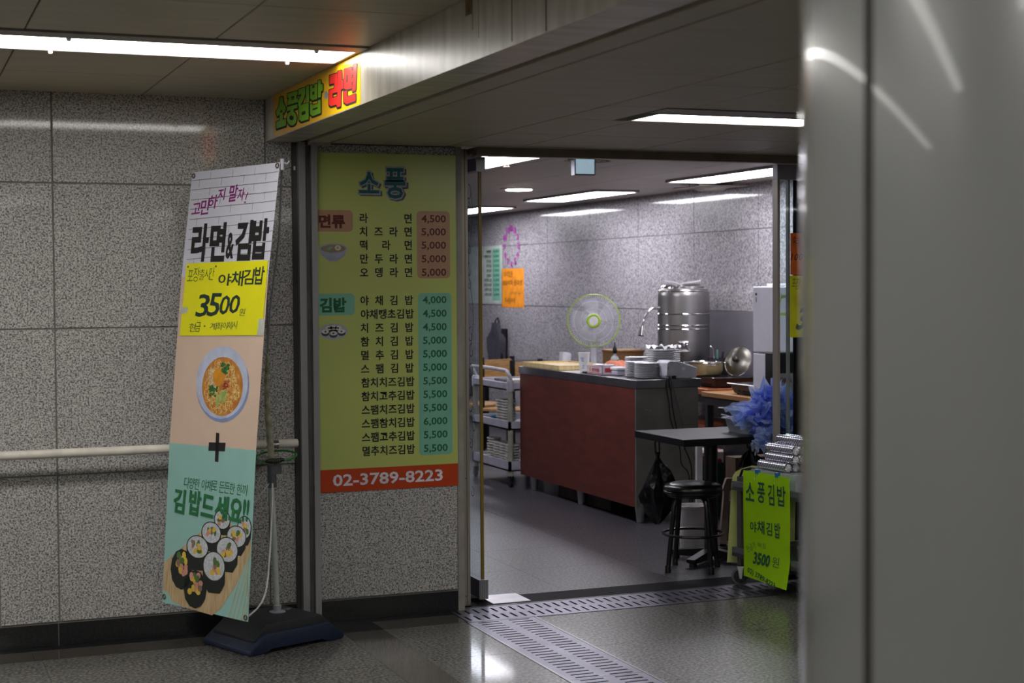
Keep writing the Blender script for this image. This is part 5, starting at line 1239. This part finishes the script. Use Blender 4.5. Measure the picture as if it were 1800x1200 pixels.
# blue bags: many crumpled sheets fanning out of one knot
def plastic_film(name, c, c2, tr):
    m = mat(name, c, .25, c2=c2, scale=16, bump=.5, bscale=50); nt = m.node_tree; p = nt.nodes['Principled BSDF']; out = nt.nodes['Material Output']
    tl = nt.nodes.new('ShaderNodeBsdfTranslucent'); nt.links.new(p.inputs['Base Color'].links[0].from_socket, tl.inputs[0])
    tp = nt.nodes.new('ShaderNodeBsdfTransparent'); tp.inputs[0].default_value = (*lin(c), 1)
    a = nt.nodes.new('ShaderNodeMixShader'); a.inputs[0].default_value = .45; b = nt.nodes.new('ShaderNodeMixShader'); b.inputs[0].default_value = tr
    nt.links.new(p.outputs[0], a.inputs[1]); nt.links.new(tl.outputs[0], a.inputs[2]); nt.links.new(a.outputs[0], b.inputs[1]); nt.links.new(tp.outputs[0], b.inputs[2]); nt.links.new(b.outputs[0], out.inputs[0])
    return m
bluem = plastic_film('thin_blue_plastic', 'd4e0ff', '98b4ff', .22)
bluep = plastic_film('thin_pale_blue_plastic', 'dce8ff', 'b4ccfa', .4)
_x = mat('thin_blue_plastic', '7c9cec', .28, alpha=.8, c2='4a70dc', scale=18, bump=.5, bscale=50)
_y = mat('thin_pale_blue_plastic', 'a0bce8', .28, alpha=.6, c2='6c90d8', scale=18, bump=.5, bscale=50)
t = thing('blue_plastic_bags', 'big bunch of crumpled blue plastic bags spilling from the tray', 'plastic bags', (4.46, 7.6, .8))
random.seed(21)
kn = Vector((4.50, 7.56, .81))
def frond(b, base, tip, w, ph):
    ax_ = tip-base; L_ = ax_.length; ax_.normalize(); sd = ax_.cross(Vector((random.uniform(-1, 1), random.uniform(-1, 1), random.uniform(-.4, 1)))).normalized(); nn_ = ax_.cross(sd)
    nu, nv = 14, 10
    g_ = []
    for i in range(nu+1):
        u = i/nu; row = []
        for j in range(nv+1):
            v = j/nv-.5; ww = w*(.25+1.1*math.sin(PI*min(1, u*.85+.1)))*(1+random.uniform(-.12, .12))
            jag = (random.uniform(-.03, .05) if i == nu else 0)
            p = base+ax_*(L_*u+jag)+sd*ww*v+nn_*(.16*w*math.sin(v*22+ph+u*3)*(.4+u)+.3*w*math.sin(v*6+ph)*(.3+u)+.012*math.sin(u*14+ph+v*5))+Vector([random.uniform(-.004, .004)]*3)
            row.append(b.bm.verts.new(p))
        g_.append(row)
    for i in range(nu):
        for j in range(nv): b.bm.faces.new((g_[i][j], g_[i+1][j], g_[i+1][j+1], g_[i][j+1]))
def q6(x, y, Y): return ray(x, y, 1, Y)
tips = [(1283, 730, 7.5), (1300, 722, 7.45), (1318, 712, 7.6), (1326, 690, 7.5), (1342, 682, 7.45), (1358, 676, 7.5), (1376, 680, 7.45), (1392, 690, 7.55), (1400, 712, 7.5), (1398, 735, 7.45), (1395, 752, 7.5), (1380, 765, 7.45), (1360, 768, 7.4), (1340, 760, 7.35), (1322, 755, 7.4), (1300, 740, 7.4), (1335, 705, 7.4), (1360, 705, 7.38), (1378, 720, 7.36), (1350, 735, 7.34), (1330, 740, 7.35), (1345, 700, 7.6), (1375, 700, 7.6), (1365, 745, 7.36)]
bA = B(); bB = B()
for i, (x_, y_, Y_) in enumerate(tips):
    tip = q6(x_, y_, Y_); base = q6(1345, 735, 7.52)+Vector((random.uniform(-.03, .03), random.uniform(-.03, .03), random.uniform(-.03, .03)))
    frond(bA if i % 3 else bB, base, tip, random.uniform(.07, .13), random.uniform(0, 6))
    if i % 2: frond(bA, base, base.lerp(tip, .75)+Vector((random.uniform(-.03, .03), -.03, random.uniform(-.02, .03))), random.uniform(.08, .14), random.uniform(0, 6))
def blob(u, v):
    th = u*2*PI; ph_ = v*PI; r = 1+.16*math.sin(5*th+3*ph_)+.1*math.sin(11*th-4*ph_)
    c_ = q6(1350, 728, 7.55); return c_+Vector((.10*r*math.sin(ph_)*math.cos(th), .08*r*math.sin(ph_)*math.sin(th), .085*r*math.cos(ph_)))
bA.grid(blob, 36, 18)
for bb_ in (bA, bB):
    for v in bb_.bm.verts:
        if v.co.y > 7.335 and v.co.z < .736: v.co.z = .736+random.uniform(0, .004)
        if v.co.y < 7.245 and v.co.x > 4.32: v.co.y = 7.245+random.uniform(0, .01)
bA.out('bags', bluem, t, smooth=False)['kind'] = 'stuff'
bB.out('pale_bags', bluep, t, smooth=False, label='paler blue bags')['kind'] = 'stuff'
b = B()
for (x0, y0, x1, y1) in ((1338, 752, 1328, 782), (1342, 752, 1336, 787), (1334, 750, 1342, 788), (1345, 752, 1350, 786)): frond(b, q6(x0, y0, 7.33), q6(x1, y1, 7.325), .06, 1.0)
b.out('hanging_bag', bluep, t, label='pale bag hanging over the table edge')['kind'] = 'stuff'
# black bags
blk = mat('black_bag_plastic', '0c0c0e', .25, bump=.6, scale=14)
def bag(label, c, w, h, knot, seed):
    t = thing('black_plastic_bag', label, 'plastic bag', tuple(c), group='black plastic bags hanging from the black table')
    random.seed(seed); rr = [(.12, 0), (.10, .08), (.34, .2), (.75, .38), (1.0, .52), (.9, .64), (.66, .8), (.36, .93), (.1, 1.0)]
    prof_ = [(w*a_, -h*z_) for a_, z_ in rr]; b = B(); ph1, ph2 = random.uniform(0, 6), random.uniform(0, 6)
    g_ = []
    for r_, z_ in prof_:
        g_.append([b.bm.verts.new(Vector(c)+Vector((r_*(1+.32*math.sin(3*a+ph1)+.22*math.sin(7*a+ph2+z_*25))*math.cos(a)*.9, r_*(1+.28*math.sin(3*a+ph1)+.15*math.sin(5*a))*math.sin(a)*.7, z_+.05*math.sin(3*a+ph2)*(r_/w)+.02*math.sin(8*a)*(r_/w)))) for a in [2*PI*k/24 for k in range(24)]])
    for p, q in zip(g_, g_[1:]):
        for k in range(24): b.bm.faces.new((p[k], p[(k+1) % 24], q[(k+1) % 24], q[k]))
    b.bm.faces.new(g_[0][::-1]); b.bm.faces.new(g_[-1]); b.out('bag', blk, t, smooth=True)
    b = B(); cv = Vector(c)
    b.tube([cv+Vector((-.012, 0, -.01)), cv+Vector((-.016, 0, .05)), cv+Vector((-.01, 0, knot))], .006, 6); b.tube([cv+Vector((.012, 0, -.01)), cv+Vector((.010, 0, .05)), cv+Vector((.006, 0, knot))], .005, 6)
    b.out('handle', blk, t, smooth=True); return t
bag('black plastic bag hanging from the left edge of the black table', (3.945, 7.80, .62), .10, .40, .072, 3)
bag('black plastic bag hanging under the table behind the pale green paper', (4.40, 7.58, .65), .075, .26, .04, 9)
# things under and behind the table
t = thing('folding_chair', 'folded tan wooden chair leaning behind the pale green paper', 'chair', (4.42, 8.0, 0))
pc_ = PL(ray(1265, 962, 1, 7.95), (1, 0, 0), (0, 0, 1))
def zz(cs, name, m_, d0, d1):
    b = B(); q = [pc_.px(*c) for c in cs]; b.prism(q, lambda p: pc_.pt(p[0], p[1], d0), lambda p: pc_.pt(p[0], p[1], d1)); return b.out(name, m_, t)
zz([(1276, 840), (1300, 840), (1302, 862), (1268, 862)], 'top_rail', M['tan'], -.01, .01)
zz([(1272, 862), (1281, 862), (1275, 965), (1263, 965)], 'upright', M['tan'], -.01, .01)
zz([(1292, 862), (1300, 862), (1302, 968), (1292, 968)], 'upright', M['tan'], -.01, .01)
zz([(1281, 880), (1292, 880), (1292, 950), (1276, 950)], 'slat_panel', mat('brown_slat', '6c5a50', .6), -.005, .005)
zz([(1264, 955), (1302, 958), (1302, 968), (1263, 966)], 'bottom_rail', M['tan'], -.01, .01)
t = thing('cardboard_box', 'brown cardboard box in the dark under the tables', 'box', (4.9, 8.5, 0))
B().box(4.72, 5.0, 8.30, 8.42, .002, .50).out('box', mat('cardboard', '5e4a38', .8, c2='4c3a2a', stretch=(10, 10, 2)), t)
B().box(4.84, 4.86, 8.298, 8.30, .002, .50).out('tape', mat('brown_tape', '9a7c50', .4), t)
t = thing('white_board', 'narrow white board standing on end against the steel counter end', 'board', (4.88, 9.05, 0))
B().box(4.858, 4.902, 9.045, 9.07, .002, .55).bevel(.003, 1).out('board', M['white'], t)
t = thing('green_crate', 'dark green crate with a red and white top behind the pedestal table', 'crate', (5.05, 9.3, 0))
b = B(); b.box(4.96, 5.20, 9.2, 9.45, .002, .02); b.box(4.96, 4.97, 9.2, 9.45, .02, .36); b.box(5.19, 5.20, 9.2, 9.45, .02, .36); b.box(4.97, 5.19, 9.2, 9.21, .02, .36); b.box(4.97, 5.19, 9.44, 9.45, .02, .36)
b.out('crate', mat('dark_green_crate', '16382c', .5), t)
B().box(4.975, 5.185, 9.215, 9.435, .03, .44).bevel(.01, 1).out('packet', mat('red_white_packet', 'c8b8b8', .5, c2='8c2030', scale=8, lo=.49, hi=.51), t)

# ------------------------------------------------------------------ utility cart
t = thing('utility_cart', 'dark grey plastic cart at the entrance holding foil rolls', 'cart', (4.23, 6.85, 0))
CO = Vector((4.045, 7.10, 0)); ca2 = math.radians(6)
MC = Matrix.Translation(CO) @ Matrix(((math.cos(ca2), math.sin(ca2), 0), (math.sin(ca2), -math.cos(ca2), 0), (0, 0, 1))).to_4x4()
# local: x = across (0..0.42), y = towards the camera (0..0.62)
W2, L2 = .42, .64
gd = mat('cart_post_grey', '4a4a4e', .45)
for z0, z1 in ((.49, .535), (.15, .195)):
    b = B(); b.box(-.03, W2+.03, -.0, L2, z0, z0+.02, M=MC); b.box(-.03, -.01, 0, L2, z0, z1, M=MC); b.box(W2+.01, W2+.03, 0, L2, z0, z1, M=MC); b.box(-.01, W2+.01, 0, .02, z0, z1, M=MC); b.box(-.01, W2+.01, L2-.02, L2, z0, z1, M=MC)
    b.out('shelf', M['grey_plastic'], t)
for x_ in (-.005, W2-.03):
    for y_ in (.005, L2-.04):
        B().box(x_, x_+.035, y_, y_+.035, .10, .56, M=MC).bevel(.006, 2).out('post', gd, t)
        Mw = MC @ Matrix.Translation((x_+.0175-.016, y_+.0175+.012, 0)) @ Matrix.Rotation(math.radians(-54 if y_ < .1 else -30), 4, 'Z')
        fk = B().box(-.018, .018, -.016, .016, .092, .10, M=Mw).out('caster', M['chrome'], t)
        b = B(); b.prism([(-.014, .098), (.014, .098), (.008, .035), (-.004, .035)], lambda p: Mw @ Vector((-.016, p[0], p[1])), lambda p: Mw @ Vector((-.0135, p[0], p[1]))); b.prism([(-.014, .098), (.014, .098), (.008, .035), (-.004, .035)], lambda p: Mw @ Vector((.0135, p[0], p[1])), lambda p: Mw @ Vector((.016, p[0], p[1]))); b.out('fork', M['chrome'], fk)
        Mh = Mw @ Matrix.Translation((0, .002, .0475)) @ Matrix.Rotation(PI/2, 4, 'Y') @ Matrix.Rotation(.0, 4, 'X')
        B().lathe([(.040, -.011), (.047, -.008), (.047, .008), (.040, .011)], M=Mh, n=28).out('tyre', mat('grey_rubber', '55555a', .6) if 'grey_rubber' not in bpy.data.materials else bpy.data.materials['grey_rubber'], fk, smooth=True)
        B().lathe([(.036, -.0125), (.036, .0125)], M=Mh, n=24).out('hub', M['black'], fk, smooth=True)
        B().lathe([(.007, -.018), (.007, .018)], M=Mh, n=10).out('axle', M['chrome'], fk, smooth=True)
B().tube([MC @ Vector((.0, .03, .56)), MC @ Vector((.0, .05, .595)), MC @ Vector((.02, .09, .605)), MC @ Vector((.05, .12, .6))], .007, 8).out('handle', M['black'], t, smooth=True)
# fluorescent sheets
neon = mat('neon_green_paper', 'c8ff08', .5, var=.03)
t = thing('neon_green_sign', 'neon yellow-green handwritten sheet clipped to the side of the cart', 'sign', tuple(MC @ Vector((-.04, .3, .3))))
pn = PL(MC @ Vector((-.040, .075, .05)), MC.to_3x3() @ Vector((0, 1, 0)), (0, 0, 1))
us0, us1 = pn.px(1308, 830)[0], pn.px(1390, 838)[0]
vt = pn.px(1320, 828)[1]; vb = pn.px(1350, 1022)[1]
SW, SH = us1-us0, vt-vb
def bend(u, v):   # out-of-plane curl of the hanging sheet
    a = (u-us0)/SW; c = (v-vb)/SH
    return .004*math.sin(a*5+1.2)*math.sin(c*3.2)+.022*max(0, .25-c)**1.3*4*(.4+a)+.012*max(0, a-.85)*6*max(0, c-.85)*6
class BPL(PL):
    def pt(s, u, v, d=0): return PL.pt(s, u, v, d+bend(u, v))
pn2 = BPL(pn.O, pn.U, pn.V)
def shp(i, j):
    a, c = i, j
    x0 = us0-.012*c+.004; return pn2.pt(x0+(SW+.012*c-.01+.012*max(0, c-.93)*14)*a, vb+SH*c-(.012*a)*(1-c), 0)
b = B(); b.grid(shp, 16, 24, th=.0008); b.out('paper', neon, t, smooth=True)
ink2 = mat('dark_green_marker', '0c4a34', .6)
b = B()
NP = dict(d=.0025, off=.016)
for ch, x0, y0, x1, y1 in (('소', 1312, 848, 1327, 880), ('풍', 1332, 848, 1345, 884), ('김', 1350, 851, 1361, 888), ('밥', 1366, 854, 1381, 890), ):
    fitpx(b, pn2, ch, x0, y0, x1, y1, **NP)
for ch, x0, y0, x1, y1 in (('야', 1320, 916, 1331, 935), ('채', 1332, 915, 1344, 938), ('김', 1347, 918, 1357, 941), ('밥', 1361, 919, 1371, 946)):
    fitpx(b, pn2, ch, x0, y0, x1, y1, **NP)
b.out('bold_handwriting', ink2, t)
b = B(); fitpx(b, pn2, '3500', 1326, 972, 1354, 994, shear=.15, off=.035, d=.0025); fitpx(b, pn2, '원', 1358, 979, 1370, 997, off=-.005, d=.0025)
fitpx(b, pn2, '현금가', 1313, 955, 1330, 967, rot=.45, off=-.01, d=.0025); fitpx(b, pn2, '아침', 1333, 954, 1346, 963, off=-.01, d=.0025)
fitpx(b, pn2, '02) 3789-8223', 1316, 1010, 1368, 1022, rot=-.18, off=.012, d=.0025)
b.out('small_handwriting', ink2, t)
t = thing('pale_green_sheet', 'pale yellow-green paper sheet hanging at the far end of the cart', 'paper sheet', (4.2, 7.13, .35))
pq = PL((3.98, 7.135, .10), (1, -.03, 0), (0, 0, 1))
a0_, b0_ = pq.px(1282, 830), pq.px(1397, 985)
q4 = [pq.px(*c) for c in ((1278, 988), (1396, 988), (1399, 826), (1322, 818), (1304, 823), (1293, 829), (1288, 836), (1286, 850))]
b = B(); b.prism(q4, lambda p: pq.pt(p[0], p[1], 0), lambda p: pq.pt(p[0], p[1], .0012)); b.out('paper', mat('pale_green_paper', 'c4cc80', .6, var=.04), t)
b = B(); ellpx(b, pq, 1386, 886, 2, 4, d=.002); b.out('mark', ink2, t)
# clips
for i, (x_, y_) in enumerate(((1331, 828), (1366, 834))):
    u, v = pn.px(x_, y_); c = pn2.pt(u, v, .003)
    tc_ = thing('binder_clip', ['blue binder clip nearer the black table on the neon sheet', 'blue binder clip nearer the column on the neon sheet'][i], 'clip', tuple(c), group='blue binder clips on the neon sheet')
    Mk = Matrix.Translation(c) @ Matrix((pn.U, pn.V, pn.N)).transposed().to_4x4()
    B().box(-.012, .012, -.013, .010, -.014, .003, M=Mk).bevel(.001, 1).out('clip_body', mat('blue_clip', '1468a0', .35) if i == 0 else bpy.data.materials['blue_clip'], tc_)
    b = B(); b.tube([Mk @ Vector(p) for p in ((-.006, -.012, .004), (-.010, -.03, .006), (-.008, -.043, .007), (0, -.046, .007), (.004, -.04, .007), (.006, -.012, .004))], .0009, 5); b.out('wire_handle', M['chrome'], tc_)
# foil rolls
t0 = None; foilroll = mat('dimpled_foil', 'c8c8d0', .25, metal=.9, var=.2, scale=1)
nt = foilroll.node_tree; tcn = nt.nodes.new('ShaderNodeTexCoord'); chk = nt.nodes.new('ShaderNodeTexChecker'); chk.inputs['Scale'].default_value = 105
nt.links.new(tcn.outputs['Object'], chk.inputs['Vector']); bpn = nt.nodes.new('ShaderNodeBump'); bpn.inputs['Strength'].default_value = .6; bpn.inputs['Distance'].default_value = .002
mxc = nt.nodes.new('ShaderNodeMix'); mxc.data_type = 'RGBA'; nt.links.new(chk.outputs['Fac'], mxc.inputs['Factor']); mxc.inputs[6].default_value = (.75, .75, .8, 1); mxc.inputs[7].default_value = (.25, .25, .29, 1); nt.links.new(mxc.outputs[2], nt.nodes['Principled BSDF'].inputs['Base Color'])
nt.links.new(chk.outputs['Fac'], bpn.inputs['Height']); nt.links.new(bpn.outputs[0], nt.nodes['Principled BSDF'].inputs['Normal'])
RR = .0235; zb = .607+RR
lv = ['bottom', 'second', 'third', 'top']
def roll(label):
    t = thing('gimbap_roll', label, 'foil roll', (0, 0, 0), group='foil-wrapped rolls stacked on the cart')
    def dimp(u, v):
        a = u*2*PI; y = -.112+.224*v; r = RR*(1-.05*(.5+.5*math.cos(14*a))*(.5+.5*math.cos(2*PI*v*24)))*(1 if .02 < v < .98 else .9)
        return Vector((r*math.cos(a), y, r*math.sin(a)))
    bd = B(); bd.grid(dimp, 56, 96); bmesh.ops.remove_doubles(bd.bm, verts=bd.bm.verts[:], dist=1e-6); bd.out('foil_roll', foilroll, t, smooth=True)
    random.seed(3)
    def en(u, v):
        a = u*2*PI; r = RR*.85*(1-v*.95); return Vector((r*math.cos(a), -.117-.006*math.sin(9*a+v*7)*(1-v)-.003*v, r*math.sin(a)))
    B().grid(en, 24, 4).out('twisted_end', M['foil'], t); return t
for L_ in range(4):
    for k in range(5-L_):
        p = MC @ Vector((.055+RR*2.04*k+RR*1.02*L_+(.045 if L_ == 3 else 0), .24+[.0, .03, .0, .0][L_], 0)); p.z = zb+RR*1.74*L_
        lab = '%s foil-wrapped roll from the left in the %s layer of the pile' % (ORD[k], lv[L_])
        if t0 is None: t0 = roll(lab); t0.location = p; t0.rotation_euler = (0, 0, ca2)
        else: dup(t0, p, ca2+random.uniform(-.004, .004), lab)
t = thing('clear_box', 'clear plastic box on the cart supporting the foil rolls', 'box', tuple(MC @ Vector((.2, .3, .51))))
b = B(); b.box(.02, .40, .06, .46, .511, .516, M=MC); b.box(.02, .024, .06, .46, .516, .603, M=MC); b.box(.396, .40, .06, .46, .516, .603, M=MC); b.box(.024, .396, .06, .064, .516, .603, M=MC); b.box(.024, .396, .456, .46, .516, .603, M=MC); b.box(.02, .4, .06, .46, .603, .606, M=MC)
b.out('box', M['clearplastic'], t)

# print and lettering made of many small marks stays joined
for o in bpy.data.objects:
    if o.type == 'MESH' and o.parent is not None and 'kind' not in o.keys():
        n_ = o.name.split('.')[0]
        if n_ in ('noodle_print', 'brick_pattern', 'green_herb_print', 'chilli_print', 'egg_filling_print', 'ham_filling_print', 'beef_filling_print', 'greens_filling_print', 'seaweed_print', 'rice_print', 'mat_print', 'eyelet', 'scroll_decal', 'filling_picture', 'rice_picture', 'seaweed_picture', 'rust_streak', 'screw', 'clip', 'hanger', 'handwriting', 'thin_handwriting', 'bold_handwriting', 'small_handwriting', 'small_text', 'dish_names', 'dish_name', 'price', 'prices', 'numeral', 'headline', 'slogan', 'cup_print', 'scratch'):
            o['kind'] = 'stuff'
